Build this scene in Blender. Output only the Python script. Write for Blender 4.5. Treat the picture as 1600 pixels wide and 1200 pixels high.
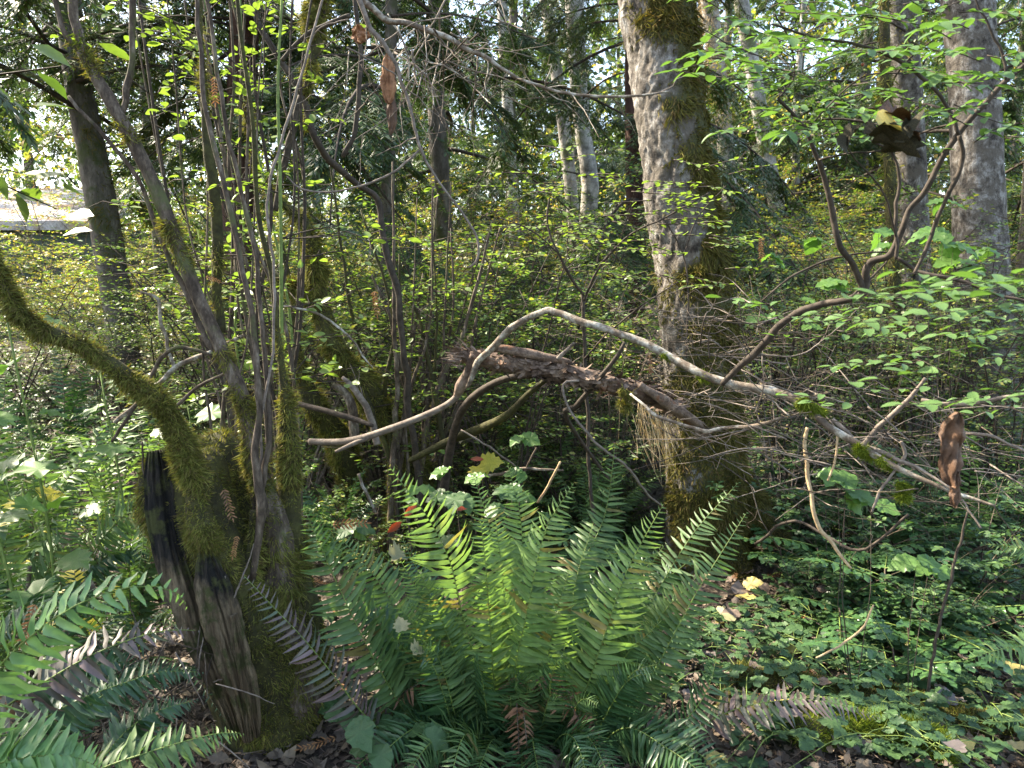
import bpy, math, random
import numpy as np
from mathutils import Vector, Matrix

for o in list(bpy.data.objects):
    bpy.data.objects.remove(o)
scene = bpy.context.scene
col = scene.collection
R = np.random.default_rng(11)
random.seed(11)

# ------------------------------------------------------------------ camera
PITCH = math.radians(6.2)
EYE = np.array([0.0, 0.0, 1.5])
FPX = 1200.0
cam_data = bpy.data.cameras.new('camera')
cam = bpy.data.objects.new('camera', cam_data)
col.objects.link(cam)
cam.location = EYE
cam.rotation_euler = (math.radians(90) - PITCH, 0, 0)
cam_data.sensor_width = 36
cam_data.lens = 36 * FPX / 1600
cam_data.clip_start = 0.05
cam_data.clip_end = 2000
cam_data.dof.use_dof = True
cam_data.dof.focus_distance = 3.0
cam_data.dof.aperture_fstop = 8.0
scene.camera = cam

# ------------------------------------------------------------------ light
SUN_EL = math.radians(44)
SUN_AZ = math.radians(-62)          # measured from +Y towards +X: the sun stands to the left
world = bpy.data.worlds.new('World')
scene.world = world
world.use_nodes = True
wn = world.node_tree
bg = wn.nodes['Background']
sky = wn.nodes.new('ShaderNodeTexSky')
sky.sky_type = 'NISHITA'
sky.sun_disc = False
sky.sun_elevation = SUN_EL
sky.sun_rotation = SUN_AZ
sky.air_density = 1.0
sky.dust_density = 1.8
sky.ozone_density = 0.5
wn.links.new(sky.outputs[0], bg.inputs[0])
bg.inputs[1].default_value = 0.15
sun_data = bpy.data.lights.new('sun', 'SUN')
sun_data.energy = 4.4
sun_data.angle = math.radians(0.55)
sun_data.color = (1.0, 0.93, 0.80)
sun = bpy.data.objects.new('sun', sun_data)
col.objects.link(sun)
SUN_DIR = np.array([math.sin(SUN_AZ) * math.cos(SUN_EL), math.cos(SUN_AZ) * math.cos(SUN_EL), math.sin(SUN_EL)])
sun.rotation_euler = Vector(-SUN_DIR).to_track_quat('-Z', 'Y').to_euler()
scene.view_settings.view_transform = 'Standard'
scene.view_settings.look = 'None'
scene.view_settings.gamma = 1.0
scene.view_settings.use_curve_mapping = False
scene.view_settings.exposure = 2.48
scene.view_settings.use_white_balance = True
scene.view_settings.white_balance_temperature = 7050

scene.render.engine = 'CYCLES'
cy = scene.cycles
cy.max_bounces = 6
cy.diffuse_bounces = 3
cy.glossy_bounces = 2
cy.transmission_bounces = 4
cy.transparent_max_bounces = 4
cy.caustics_reflective = False
cy.caustics_refractive = False
cy.sample_clamp_indirect = 6.0
cy.use_denoising = True
try:
    cy.denoiser = 'OPENIMAGEDENOISE'
    cy.denoising_input_passes = 'RGB_ALBEDO_NORMAL'
    cy.denoising_prefilter = 'ACCURATE'
except Exception:
    pass

# ------------------------------------------------------------------ numeric helpers
def nrm(v):
    v = np.asarray(v, float)
    return v / np.maximum(np.linalg.norm(v, axis=-1, keepdims=True), 1e-9)

def at(px, py, d):
    """point at ground distance d (world y) on the line of sight through photo pixel (px, py)"""
    a = (px - 800) / FPX
    b = (600 - py) / FPX
    c, s = math.cos(PITCH), math.sin(PITCH)
    v = np.array([a, c + b * s, -s + b * c])
    return EYE + v * (d / v[1])

def pxr(w, d):
    return 0.43 * w / FPX * d

def vnoise(p, seed=0):
    p = np.asarray(p, float)
    i = np.floor(p).astype(np.int64)
    f = p - i
    f = f * f * (3 - 2 * f)
    out = np.zeros(p.shape[:-1])
    for dx in (0, 1):
        for dy in (0, 1):
            for dz in (0, 1):
                h = (i[..., 0] + dx) * 374761393 + (i[..., 1] + dy) * 668265263 + (i[..., 2] + dz) * 2147483647 + seed * 1274126177
                h = (h ^ (h >> 13)) * 1274126177 & 0x7fffffff
                h = (h ^ (h >> 16)) & 0xffff
                w = (f[..., 0] if dx else 1 - f[..., 0]) * (f[..., 1] if dy else 1 - f[..., 1]) * (f[..., 2] if dz else 1 - f[..., 2])
                out += w * h / 65535.0
    return out * 2 - 1

def fbm(p, seed=0, octv=4):
    p = np.asarray(p, float)
    o = 0
    a = 0.55
    for k in range(octv):
        o = o + a * vnoise(p * (2.03 ** k), seed + k)
        a *= 0.5
    return o

def ground_z(x, y):
    x = np.asarray(x, float)
    y = np.asarray(y, float)
    rise = 0.11 * np.clip(y - 8, 0, 26)
    rise = rise + 0.05 * np.clip(y - 9, 0, 20) * np.clip((x - 2) / 8, 0, 1)
    p = np.stack([x * 0.45, y * 0.45, x * 0], -1)
    q = np.stack([x * 1.7, y * 1.7, x * 0 + 5], -1)
    left = 0.12 * np.exp(-((x + 2.2) ** 2 + (y - 3.6) ** 2) / 1.6)
    near = np.clip((np.hypot(x, y) - 60) / 60, 0, 1)
    return (rise + 0.10 * vnoise(p, 3) + 0.035 * vnoise(q, 4) + left) * (1 - near) + near * 3.0

def gz(x, y):
    return float(ground_z(np.array([x]), np.array([y]))[0])

def smooth_path(P, n):
    P = np.asarray(P, float)
    m = len(P)
    if m == 2:
        t = np.linspace(0, 1, n)[:, None]
        return P[0] * (1 - t) + P[1] * t
    Q = np.vstack([2 * P[0] - P[1], P, 2 * P[-1] - P[-2]])
    seg = np.linalg.norm(P[1:, :3] - P[:-1, :3], axis=1)
    cum = np.concatenate([[0], np.cumsum(seg)])
    s = np.linspace(0, cum[-1], n)
    k = np.clip(np.searchsorted(cum, s, 'right') - 1, 0, m - 2)
    t = ((s - cum[k]) / np.maximum(seg[k], 1e-9))[:, None]
    p0, p1, p2, p3 = Q[k], Q[k + 1], Q[k + 2], Q[k + 3]
    return 0.5 * ((2 * p1) + (-p0 + p2) * t + (2 * p0 - 5 * p1 + 4 * p2 - p3) * t * t + (-p0 + 3 * p1 - 3 * p2 + p3) * t ** 3)

def pxpath(L, n=None):
    """[(px, py, d, width_px), ...] -> smooth (n,3) points and (n,) radii in metres"""
    A = np.array([list(at(a, b, d)) + [pxr(w, d)] for a, b, d, w in L])
    if n is None:
        n = 6 * len(L)
    S = smooth_path(A, n)
    return S[:, :3], np.maximum(S[:, 3], 0.0006)

def kink(P, r, k=0.7, seed=0):
    """small knees and wobbles along a limb, in proportion to its thickness"""
    s = np.concatenate([[0], np.cumsum(np.linalg.norm(np.diff(P, axis=0), axis=1))]) / max(float(np.mean(r)), .002)
    q = np.stack([s * .11, np.full(len(s), seed * 3.7), s * 0], 1)
    f = np.minimum(1, np.arange(len(P)) / 3.0)[:, None]
    return P + f * r[:, None] * k * np.stack([fbm(q, 5, 2), fbm(q + 9, 6, 2), fbm(q + 19, 7, 2)], 1) * 1.6

def frames(P):
    T = nrm(np.gradient(P, axis=0))
    up = np.array([0, 0, 1.0]) if abs(T[0][2]) < 0.9 else np.array([1.0, 0, 0])
    U = np.zeros_like(P)
    u = nrm(np.cross(T[0], up))
    for i in range(len(P)):
        u = u - T[i] * np.dot(u, T[i])
        u = nrm(u)
        U[i] = u
    return T, U, np.cross(T, U)

def tube(P, rad, n=8, amp=0.0, freq=8.0, seed=0, caps=True, lobes=None):
    P = np.asarray(P, float)
    rad = np.broadcast_to(np.asarray(rad, float), (len(P),))
    T, U, B = frames(P)
    a = np.linspace(0, 2 * np.pi, n, endpoint=False)
    ring = np.cos(a)[None, :, None] * U[:, None] + np.sin(a)[None, :, None] * B[:, None]
    rr = np.repeat(rad[:, None], n, 1)
    if lobes is not None:
        rr = rr * lobes(np.linspace(0, 1, len(P))[:, None], a[None, :])
    if amp:
        q = (P[:, None] + ring * rr[..., None])
        rr = rr * (1 + amp * fbm(q * freq, seed))
    V = P[:, None] + ring * rr[..., None]
    m = len(P)
    idx = np.arange(m * n).reshape(m, n)
    a0 = idx[:-1].ravel()
    b0 = np.roll(idx, -1, 1)[:-1].ravel()
    c0 = np.roll(idx, -1, 1)[1:].ravel()
    d0 = idx[1:].ravel()
    F = np.concatenate([np.stack([a0, b0, c0], 1), np.stack([a0, c0, d0], 1)])
    V = V.reshape(-1, 3)
    if caps:
        V = np.vstack([V, P[0], P[-1]])
        i0, i1 = m * n, m * n + 1
        k = np.arange(n)
        F = np.concatenate([F, np.stack([np.full(n, i0), (k + 1) % n, k], 1),
                            np.stack([np.full(n, i1), (m - 1) * n + k, (m - 1) * n + (k + 1) % n], 1)])
    return V, F

def join(L):
    Vs, Fs, o = [], [], 0
    for V, F in L:
        if len(V) == 0:
            continue
        Vs.append(V)
        Fs.append(F + o)
        o += len(V)
    if not Vs:
        return np.zeros((0, 3)), np.zeros((0, 3), int)
    return np.vstack(Vs), np.vstack(Fs)

LEAF = [(0, 0), (.22, .8), (.5, 1), (.78, .62), (1, 0)]
LEAF_LOW = [(0, 0), (.45, 1), (1, 0)]
LANCE = [(0, .55), (.12, 1), (.4, .85), (.7, .6), (1, 0)]
STRAND = [(0, 1), (.55, .7), (1, 0)]

def blades(P, D, N, L, W, prof=LEAF, bend=0.0, fold=0.12, flat=False, wave=0.0, sway=0.0):
    """many leaf blades at once, triangles only; flat=True leaves the midrib out"""
    P = np.asarray(P, float)
    n = len(P)
    if n == 0:
        return np.zeros((0, 3)), np.zeros((0, 3), int)
    D = nrm(D)
    N = np.asarray(N, float)
    N = nrm(N - D * np.sum(N * D, 1, keepdims=True))
    S = np.cross(D, N)
    L = np.broadcast_to(np.asarray(L, float), (n,))[:, None]
    W = np.broadcast_to(np.asarray(W, float), (n,))[:, None]
    bend = np.broadcast_to(np.asarray(bend, float), (n,))[:, None]
    sway = np.broadcast_to(np.asarray(sway, float), (n,))[:, None]
    ph = R.uniform(0, 6.28, (n, 1))
    rings, cols = [], []
    for u, w in prof:
        c = P + D * L * u * (1 - 0.15 * abs(bend) * u) + N * L * bend * u * u + S * L * sway * u * u
        if wave:
            c = c + N * W * wave * np.sin(ph + u * 9)
        if w == 0:
            rings.append([len(cols)])
            cols.append(c)
        else:
            k = len(cols)
            tw = 0.0 if not wave else wave * np.sin(ph * 2 + u * 7)
            l = c - S * W * w * .5 + N * W * w * (fold - tw * .5)
            r = c + S * W * w * .5 + N * W * w * (fold + tw * .5)
            if flat:
                cols += [l, r]
                rings.append([k, k + 1])
            else:
                cols += [l, c, r]
                rings.append([k, k + 1, k + 2])
    tri = []
    for a, b in zip(rings[:-1], rings[1:]):
        if len(a) == 1 and len(b) > 1:
            for j in range(len(b) - 1):
                tri.append((a[0], b[j + 1], b[j]))
        elif len(b) == 1 and len(a) > 1:
            for j in range(len(a) - 1):
                tri.append((a[j], a[j + 1], b[0]))
        elif len(a) > 1:
            for j in range(len(a) - 1):
                tri.append((a[j], a[j + 1], b[j + 1]))
                tri.append((a[j], b[j + 1], b[j]))
    K = len(cols)
    V = np.stack(cols, 1).reshape(-1, 3)
    F = (np.array(tri)[None] + (np.arange(n) * K)[:, None, None]).reshape(-1, 3)
    return V, F

def fans(outline, P, D, N, L, bend=0.0, curl=0.0):
    """leaves with a cut outline: outline (K,2) in leaf units, x along the leaf"""
    P = np.asarray(P, float)
    n = len(P)
    D = nrm(D)
    N = np.asarray(N, float)
    N = nrm(N - D * np.sum(N * D, 1, keepdims=True))
    S = np.cross(D, N)
    L = np.broadcast_to(np.asarray(L, float), (n,))
    bend = np.broadcast_to(np.asarray(bend, float), (n,))
    curl = np.broadcast_to(np.asarray(curl, float), (n,))
    o = np.vstack([[[0.42, 0.0]], np.asarray(outline, float)])
    K = len(o)
    x = o[None, :, 0]
    y = o[None, :, 1]
    z = bend[:, None] * x * x + curl[:, None] * y * y * 2.0 + 0.10 * np.abs(y) - 0.03
    z = z + 0.05 * np.sin(R.uniform(0, 6.28, (n, 1)) + np.arange(K)[None] * 2.1)
    V = P[:, None] + L[:, None, None] * (x[..., None] * D[:, None] + y[..., None] * S[:, None] + z[..., None] * N[:, None])
    k = np.arange(1, K)
    tri = np.stack([np.zeros(K - 1, int), k, np.roll(k, -1)], 1)
    F = (tri[None] + (np.arange(n) * K)[:, None, None]).reshape(-1, 3)
    return V.reshape(-1, 3), F

def mirror(h):
    h = np.array(h, float)
    lo = h[::-1] * [1, -1]
    return np.vstack([h, lo[1:] if h[-1][1] == 0 else lo])

PALMATE = mirror([(-.02, .0), (-.10, .22), (.0, .46), (.16, .36), (.24, .62), (.40, .40), (.52, .50), (.60, .28), (.78, .26), (.84, .12), (1.0, .0)])[:-1]
OVATE = mirror([(0, .0), (.04, .16), (.16, .25), (.22, .33), (.36, .35), (.42, .40), (.56, .33), (.62, .34), (.76, .20), (.82, .17), (1.0, .0)])[:-1]
HOLLY = mirror([(0, .0), (.06, .17), (.2, .19), (.26, .27), (.42, .22), (.5, .27), (.66, .17), (.74, .19), (1.0, .0)])[:-1]
HEART = mirror([(.06, .0), (-.03, .14), (.06, .32), (.26, .42), (.5, .36), (.75, .2), (1.0, .0)])[:-1]

def rand_dirs(n):
    return nrm(R.normal(size=(n, 3)))

def scatter(V, F, n):
    a, b, c = V[F[:, 0]], V[F[:, 1]], V[F[:, 2]]
    cr = np.cross(b - a, c - a)
    ar = np.linalg.norm(cr, axis=1)
    ok = ar > 1e-12
    i = R.choice(len(F), n, p=np.where(ok, ar, 0) / ar[ok].sum())
    u = R.random(n)
    v = R.random(n)
    w = u + v > 1
    u[w] = 1 - u[w]
    v[w] = 1 - v[w]
    return a[i] + (b[i] - a[i]) * u[:, None] + (c[i] - a[i]) * v[:, None], nrm(cr[i])

def moss(V, F, n, length=0.035, width=0.003, down=0.75, mask=None, flip=1, rnd=0.55):
    """shaggy strands over a surface"""
    P, N = scatter(V, F, n)
    N = N * flip
    if mask is not None:
        k = mask(P, N)
        k = R.random(n) < k
        P, N = P[k], N[k]
    n = len(P)
    cl = fbm(P * 14, 5, 2)
    cd = np.stack([fbm(P * 11, 31, 2), fbm(P * 11, 47, 2), fbm(P * 11, 63, 2)], 1)
    D = nrm(N * 0.75 + np.array([0, 0, -down]) + rand_dirs(n) * rnd * 1.25 + cd * 1.5)
    big = fbm(P * 6, 77, 2)
    L = length * (0.35 + 0.8 * R.random(n) + 1.1 * R.random(n) ** 6) * np.clip(1 + 1.3 * cl + 1.0 * big, .25, 2.2)
    return blades(P - N * 0.003, D, N + rand_dirs(n) * .6, L, width * (0.7 + .6 * R.random(n)), STRAND, bend=-0.25 * R.random(n), fold=0, flat=True)

# ------------------------------------------------------------------ objects
ORIGIN = {}

def make_mesh(name, pieces, mats, smooth=True, off=(0, 0, 0)):
    """pieces: list of (V, F, material_index)"""
    Vs, Fs, Ms, o = [], [], [], 0
    for V, F, m in pieces:
        if len(V) == 0:
            continue
        Vs.append(V)
        Fs.append(F + o)
        Ms.append(np.full(len(F), m, np.int32))
        o += len(V)
    V = (np.vstack(Vs) - np.asarray(off)).astype(np.float32)
    F = np.vstack(Fs).astype(np.int32)
    me = bpy.data.meshes.new(name)
    me.vertices.add(len(V))
    me.vertices.foreach_set('co', V.ravel())
    me.loops.add(len(F) * 3)
    me.loops.foreach_set('vertex_index', F.ravel())
    me.polygons.add(len(F))
    me.polygons.foreach_set('loop_start', np.arange(0, len(F) * 3, 3, dtype=np.int32))
    me.polygons.foreach_set('loop_total', np.full(len(F), 3, np.int32))
    me.polygons.foreach_set('use_smooth', np.full(len(F), bool(smooth)))
    for m in mats:
        me.materials.append(m)
    if len(mats) > 1:
        me.polygons.foreach_set('material_index', np.concatenate(Ms))
    me.update(calc_edges=True)
    return me

def link(name, data, parent=None):
    o = bpy.data.objects.new(name, data)
    col.objects.link(o)
    if parent is not None:
        o.parent = parent
    return o

def tag(o, label=None, cat=None, group=None, kind=None):
    if label:
        o['label'] = label
    if cat:
        o['category'] = cat
    if group:
        o['group'] = group
    if kind:
        o['kind'] = kind
    return o

def thing(name, label, cat, loc, group=None):
    o = link(name, None)
    o.empty_display_size = 0.1
    o.location = loc
    ORIGIN[o] = np.asarray(loc, float)
    return tag(o, label, cat, group)

def part(name, VF, m, parent, kind=None, smooth=True, label=None):
    """world-space geometry as a child of a thing or of a part"""
    off = ORIGIN[parent]
    me = make_mesh(name, [(VF[0], VF[1], 0)], [m], smooth, off)
    o = link(name, me, parent)
    ORIGIN[o] = off
    return tag(o, label, kind=kind)

def solo(name, VF, m, label, cat, group=None, smooth=True, kind=None):
    """a thing that is one mesh; origin at its lowest point's centre"""
    V = VF[0]
    off = np.array([V[:, 0].mean(), V[:, 1].mean(), V[:, 2].min()])
    me = make_mesh(name, [(V, VF[1], 0)], [m], smooth, off)
    o = link(name, me)
    o.location = off
    ORIGIN[o] = off
    return tag(o, label, cat, group, kind)

def basis(D, N):
    D = nrm(D)
    N = nrm(N - D * np.dot(N, D))
    S = np.cross(D, N)
    return Matrix(((D[0], -S[0], N[0]), (D[1], -S[1], N[1]), (D[2], -S[2], N[2]))).to_4x4()

def inst(name, me, parent, P, D, N, s):
    o = link(name, me, parent)
    off = ORIGIN[parent] if parent is not None else np.zeros(3)
    o.matrix_basis = Matrix.Translation(Vector(np.asarray(P) - off)) @ basis(np.asarray(D, float), np.asarray(N, float)) @ Matrix.Diagonal((s, s, s, 1))
    return o
# ------------------------------------------------------------------ materials
def new_mat(name):
    m = bpy.data.materials.new(name)
    m.use_nodes = True
    nt = m.node_tree
    nt.nodes.clear()
    out = nt.nodes.new('ShaderNodeOutputMaterial')
    return m, nt, out

def ramp(nt, fac, stops):
    r = nt.nodes.new('ShaderNodeValToRGB')
    e = r.color_ramp.elements
    while len(e) < len(stops):
        e.new(0.5)
    for k, (p, c) in enumerate(stops):
        e[k].position = p
        e[k].color = (*c, 1)
    nt.links.new(fac, r.inputs[0])
    return r.outputs[0]

def noise(nt, scale, detail=4, rough=0.6, coord='Object', stretch=None):
    tc = nt.nodes.new('ShaderNodeTexCoord')
    src = tc.outputs[coord]
    if stretch:
        mp = nt.nodes.new('ShaderNodeMapping')
        mp.inputs['Scale'].default_value = stretch
        nt.links.new(src, mp.inputs[0])
        src = mp.outputs[0]
    n = nt.nodes.new('ShaderNodeTexNoise')
    n.inputs['Scale'].default_value = scale
    n.inputs['Detail'].default_value = detail
    n.inputs['Roughness'].default_value = rough
    nt.links.new(src, n.inputs['Vector'])
    return n.outputs[0]

def mixc(nt, fac, a, b, mode='MIX'):
    m = nt.nodes.new('ShaderNodeMix')
    m.data_type = 'RGBA'
    m.blend_type = mode
    for sock, v in ((m.inputs[0], fac), (m.inputs[6], a), (m.inputs[7], b)):
        if isinstance(v, (int, float)):
            sock.default_value = v
        elif isinstance(v, tuple):
            sock.default_value = (*v, 1)
        else:
            nt.links.new(v, sock)
    return m.outputs[2]

def bump(nt, h, strength, dist=0.01):
    b = nt.nodes.new('ShaderNodeBump')
    b.inputs['Strength'].default_value = strength
    b.inputs['Distance'].default_value = dist
    nt.links.new(h, b.inputs['Height'])
    return b.outputs[0]

def leaf_mat(name, cols, trans=0.35, rough=0.42, spec=0.5, tcol=(1.2, 1.32, 0.58), vein=30.0):
    """colour differs leaf by leaf (one random number for each loose piece)"""
    m, nt, out = new_mat(name)
    g = nt.nodes.new('ShaderNodeNewGeometry')
    n = len(cols)
    stops = [((k + .5) / n, c) for k, c in enumerate(cols)]
    c = ramp(nt, g.outputs['Random Per Island'], stops)
    nz = noise(nt, vein, 3, 0.6)
    nz2 = ramp(nt, nz, [(0.3, (0.72, 0.72, 0.72)), (0.7, (1.18, 1.16, 1.1))])
    c = mixc(nt, 1.0, c, nz2, 'MULTIPLY')
    p = nt.nodes.new('ShaderNodeBsdfPrincipled')
    nt.links.new(c, p.inputs['Base Color'])
    p.inputs['Roughness'].default_value = rough
    p.inputs['Specular IOR Level'].default_value = spec
    if trans <= 0:
        nt.links.new(p.outputs[0], out.inputs[0])
        return m
    t = nt.nodes.new('ShaderNodeBsdfTranslucent')
    tc = mixc(nt, 1.0, c, tcol, 'MULTIPLY')
    nt.links.new(tc, t.inputs[0])
    mx = nt.nodes.new('ShaderNodeMixShader')
    mx.inputs[0].default_value = trans
    nt.links.new(p.outputs[0], mx.inputs[1])
    nt.links.new(t.outputs[0], mx.inputs[2])
    nt.links.new(mx.outputs[0], out.inputs[0])
    return m

def wood_mat(name, stops, scale=12, stretch=None, bmp=0.5, dist=0.006, rough=0.85, patch=None, patch_scale=4, patch_range=(0.5, 0.62), fine=60, attr=None):
    m, nt, out = new_mat(name)
    a = noise(nt, scale, 8, 0.68, stretch=stretch)
    c = ramp(nt, a, stops)
    f = noise(nt, fine, 4, 0.7, stretch=stretch)
    c = mixc(nt, 1.0, c, ramp(nt, f, [(0.3, (0.6, 0.6, 0.6)), (0.7, (1.3, 1.3, 1.3))]), 'MULTIPLY')
    if patch:
        q = noise(nt, patch_scale, 5, 0.65)
        pm = ramp(nt, q, [(patch_range[0], (0, 0, 0)), (patch_range[1], (1, 1, 1))])
        c = mixc(nt, pm, c, patch)
    if attr:
        at_ = nt.nodes.new('ShaderNodeAttribute')
        at_.attribute_name = attr
        c = mixc(nt, at_.outputs['Fac'], c, (.05, .05, .016))
    p = nt.nodes.new('ShaderNodeBsdfPrincipled')
    nt.links.new(c, p.inputs['Base Color'])
    p.inputs['Roughness'].default_value = rough
    p.inputs['Specular IOR Level'].default_value = 0.25
    nt.links.new(bump(nt, a, bmp, dist), p.inputs['Normal'])
    nt.links.new(p.outputs[0], out.inputs[0])
    return m

M = {}
# leaves
M['huckle'] = leaf_mat('huckleberry_leaf', [(.06, .12, .035), (.085, .155, .042), (.12, .20, .05), (.18, .26, .06), (.10, .17, .05), (.26, .26, .07)], 0.42)
M['huckle_near'] = leaf_mat('near_shrub_leaf', [(.06, .125, .05), (.078, .155, .055), (.10, .185, .055), (.135, .22, .05)], 0.40)
M['yellowgreen'] = leaf_mat('sunny_shrub_leaf', [(.13, .20, .04), (.19, .27, .05), (.28, .33, .07), (.40, .36, .09), (.34, .22, .08)], 0.5)  # yellowish leaves, kept light so the colour also carries the sun
M['maple'] = leaf_mat('maple_leaf', [(.06, .14, .045), (.09, .19, .05), (.15, .26, .06)], 0.45)
M['maple_yellow'] = leaf_mat('yellow_maple_leaf', [(.30, .34, .05), (.45, .42, .06), (.50, .40, .04)], 0.4)
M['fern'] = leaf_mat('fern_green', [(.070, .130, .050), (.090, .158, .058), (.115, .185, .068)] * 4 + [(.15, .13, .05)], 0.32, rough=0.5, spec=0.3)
M['fern_sunlit'] = leaf_mat('fern_sunlit_green', [(.135, .225, .080), (.16, .255, .090), (.195, .285, .10)] * 4 + [(.24, .20, .07)], 0.36, rough=0.5, spec=0.3)  # lit copy of the fern green: sun on the fronds put into the colour
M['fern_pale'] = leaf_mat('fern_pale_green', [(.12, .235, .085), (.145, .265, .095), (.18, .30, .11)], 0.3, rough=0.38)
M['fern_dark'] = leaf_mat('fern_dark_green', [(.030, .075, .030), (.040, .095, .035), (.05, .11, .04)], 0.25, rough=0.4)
M['fern_brown'] = leaf_mat('fern_brown_purple', [(.07, .06, .045), (.10, .07, .07), (.05, .075, .04), (.13, .09, .09)], 0.15, rough=0.5, tcol=(1.1, 1, .7))
M['fern_dead'] = leaf_mat('dead_fern_rust', [(.16, .075, .035), (.22, .11, .05), (.11, .055, .03)], 0.15, rough=0.7, tcol=(1.2, 1, .6))
M['bramble'] = leaf_mat('bramble_leaf', [(.026, .062, .028), (.040, .086, .034), (.055, .11, .040), (.085, .15, .046)], 0.28, rough=0.5, spec=0.35)
M['grape'] = leaf_mat('oregon_grape_leaf', [(.032, .080, .030), (.045, .105, .036), (.060, .130, .042)], 0.2, rough=0.28)
M['red_leaf'] = leaf_mat('red_leaf', [(.30, .05, .035), (.36, .10, .04), (.26, .04, .04)], 0.4, tcol=(1.3, .8, .5))
M['hemlock'] = leaf_mat('hemlock_needle', [(.022, .048, .022), (.034, .068, .030), (.05, .09, .036), (.075, .115, .04)], 0.28, rough=0.5)
M['cedar'] = leaf_mat('cedar_spray', [(.03, .065, .022), (.045, .09, .03), (.065, .115, .035), (.10, .09, .04)], 0.3, rough=0.5)
M['canopy'] = leaf_mat('alder_leaf', [(.05, .10, .025), (.08, .14, .03), (.11, .17, .04)], 0.4)
M['litter'] = leaf_mat('litter_leaf', [(.035, .024, .017), (.058, .040, .028), (.09, .066, .047), (.125, .095, .068), (.045, .030, .022), (.18, .13, .08), (.07, .047, .032)], 0.0, rough=0.7)
M['fall_yellow'] = leaf_mat('fallen_yellow_leaf', [(.50, .40, .10), (.55, .47, .16), (.45, .30, .07)], 0.25, rough=0.6, tcol=(1.1, 1.0, .5))
M['fall_pale'] = leaf_mat('fallen_pale_leaf', [(.22, .24, .11), (.28, .27, .14), (.20, .17, .09)], 0.2, rough=0.6, tcol=(1.1, 1.0, .6))
M['fall_brown'] = leaf_mat('fallen_brown_leaf', [(.16, .11, .08), (.11, .08, .065), (.22, .16, .11)], 0.05, rough=0.7, tcol=(1.1, .9, .6))
M['fall_grey'] = leaf_mat('fallen_grey_leaf', [(.11, .09, .085), (.08, .066, .062), (.15, .125, .115)], 0.0, rough=0.65)
M['fall_orange'] = leaf_mat('orange_cedar_sprig', [(.30, .135, .05), (.36, .19, .075), (.22, .10, .04)], 0.2, rough=0.7, tcol=(1.1, .9, .5))
M['straw'] = leaf_mat('dry_straw', [(.42, .32, .18), (.34, .24, .13), (.50, .40, .24)], 0.2, rough=0.7, tcol=(1.1, 1, .6))
M['moss'] = leaf_mat('moss_strand', [(.075, .082, .020), (.12, .130, .030), (.175, .18, .042), (.26, .25, .07), (.15, .115, .045), (.09, .07, .03), (.14, .155, .036)], 0.3, rough=0.8, spec=0.1, tcol=(1.2, 1.2, .5))
M['moss_sunlit'] = leaf_mat('sunlit_moss_strand', [(.16, .12, .03), (.22, .165, .045), (.12, .10, .022), (.28, .20, .06)], 0.3, rough=0.85, spec=0.1, tcol=(1.2, 1.1, .5))  # brown gold tone puts the sun on the moss into its colour
M['moss_dark'] = leaf_mat('dark_moss_strand', [(.062, .060, .016), (.095, .09, .022), (.14, .125, .032), (.12, .085, .036)], 0.22, rough=0.85, spec=0.1)
M['moss_green'] = leaf_mat('bright_moss_strand', [(.09, .13, .015), (.14, .18, .02), (.19, .23, .03)], 0.3, rough=0.8, spec=0.1)
# bark and wood
M['alder'] = wood_mat('alder_bark', [(.33, (.016, .013, .011)), (.43, (.065, .054, .044)), (.51, (.135, .118, .10)), (.60, (.24, .225, .205)), (.74, (.38, .375, .355))], 15, (1, 1, .7), 1.0, 0.03, patch=(.10, .085, .068), patch_scale=7, patch_range=(.50, .60), fine=90, attr='mossy')
M['pale_bark'] = wood_mat('pale_alder_bark', [(.3, (.06, .055, .05)), (.42, (.17, .155, .135)), (.55, (.34, .32, .29)), (.75, (.48, .46, .43))], 6, (1, 1, .7), 0.7, 0.03, patch=(.10, .11, .05), patch_scale=2.2, patch_range=(.52, .64))
M['fir_bark'] = wood_mat('fir_bark', [(.3, (.035, .03, .025)), (.5, (.10, .085, .07)), (.75, (.22, .20, .17))], 7, (1, 1, .3), 0.8, 0.03, patch=(.05, .06, .02), patch_scale=2.5, patch_range=(.5, .62))
M['cedar_bark'] = wood_mat('cedar_bark', [(.3, (.035, .018, .014)), (.55, (.085, .045, .034)), (.8, (.15, .085, .065))], 10, (1, 1, .08), 0.9, 0.03)
M['mossy_bark'] = wood_mat('moss_covered_bark', [(.3, (.02, .017, .010)), (.55, (.05, .047, .014)), (.8, (.085, .085, .02))], 14, None, 0.8, 0.02)
M['char0'] = wood_mat('charred_wood', [(.3, (.005, .005, .005)), (.48, (.014, .012, .011)), (.60, (.05, .040, .030)), (.72, (.20, .155, .11))], 26, (1, 1, .13), 1.0, 0.04, rough=0.75, patch=(.05, .05, .018), patch_scale=12, patch_range=(.58, .7))
M['weathered'] = wood_mat('weathered_wood', [(.25, (.03, .022, .016)), (.45, (.12, .09, .06)), (.6, (.24, .195, .135)), (.8, (.34, .29, .21))], 16, (1, 1, .10), 1.0, 0.02, patch=(.14, .16, .10), patch_scale=9, patch_range=(.55, .7))
M['brown_stem'] = wood_mat('brown_stem_bark', [(.32, (.022, .015, .010)), (.46, (.06, .043, .030)), (.56, (.11, .083, .060)), (.68, (.21, .175, .135))], 30, (1, 1, .4), 0.9, 0.006, patch=(.075, .08, .03), patch_scale=7, patch_range=(.56, .66), fine=110)
M['green_stem'] = wood_mat('green_stem_bark', [(.3, (.09, .13, .03)), (.7, (.16, .22, .05))], 20, None, 0.3, 0.003, rough=0.5)
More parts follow.
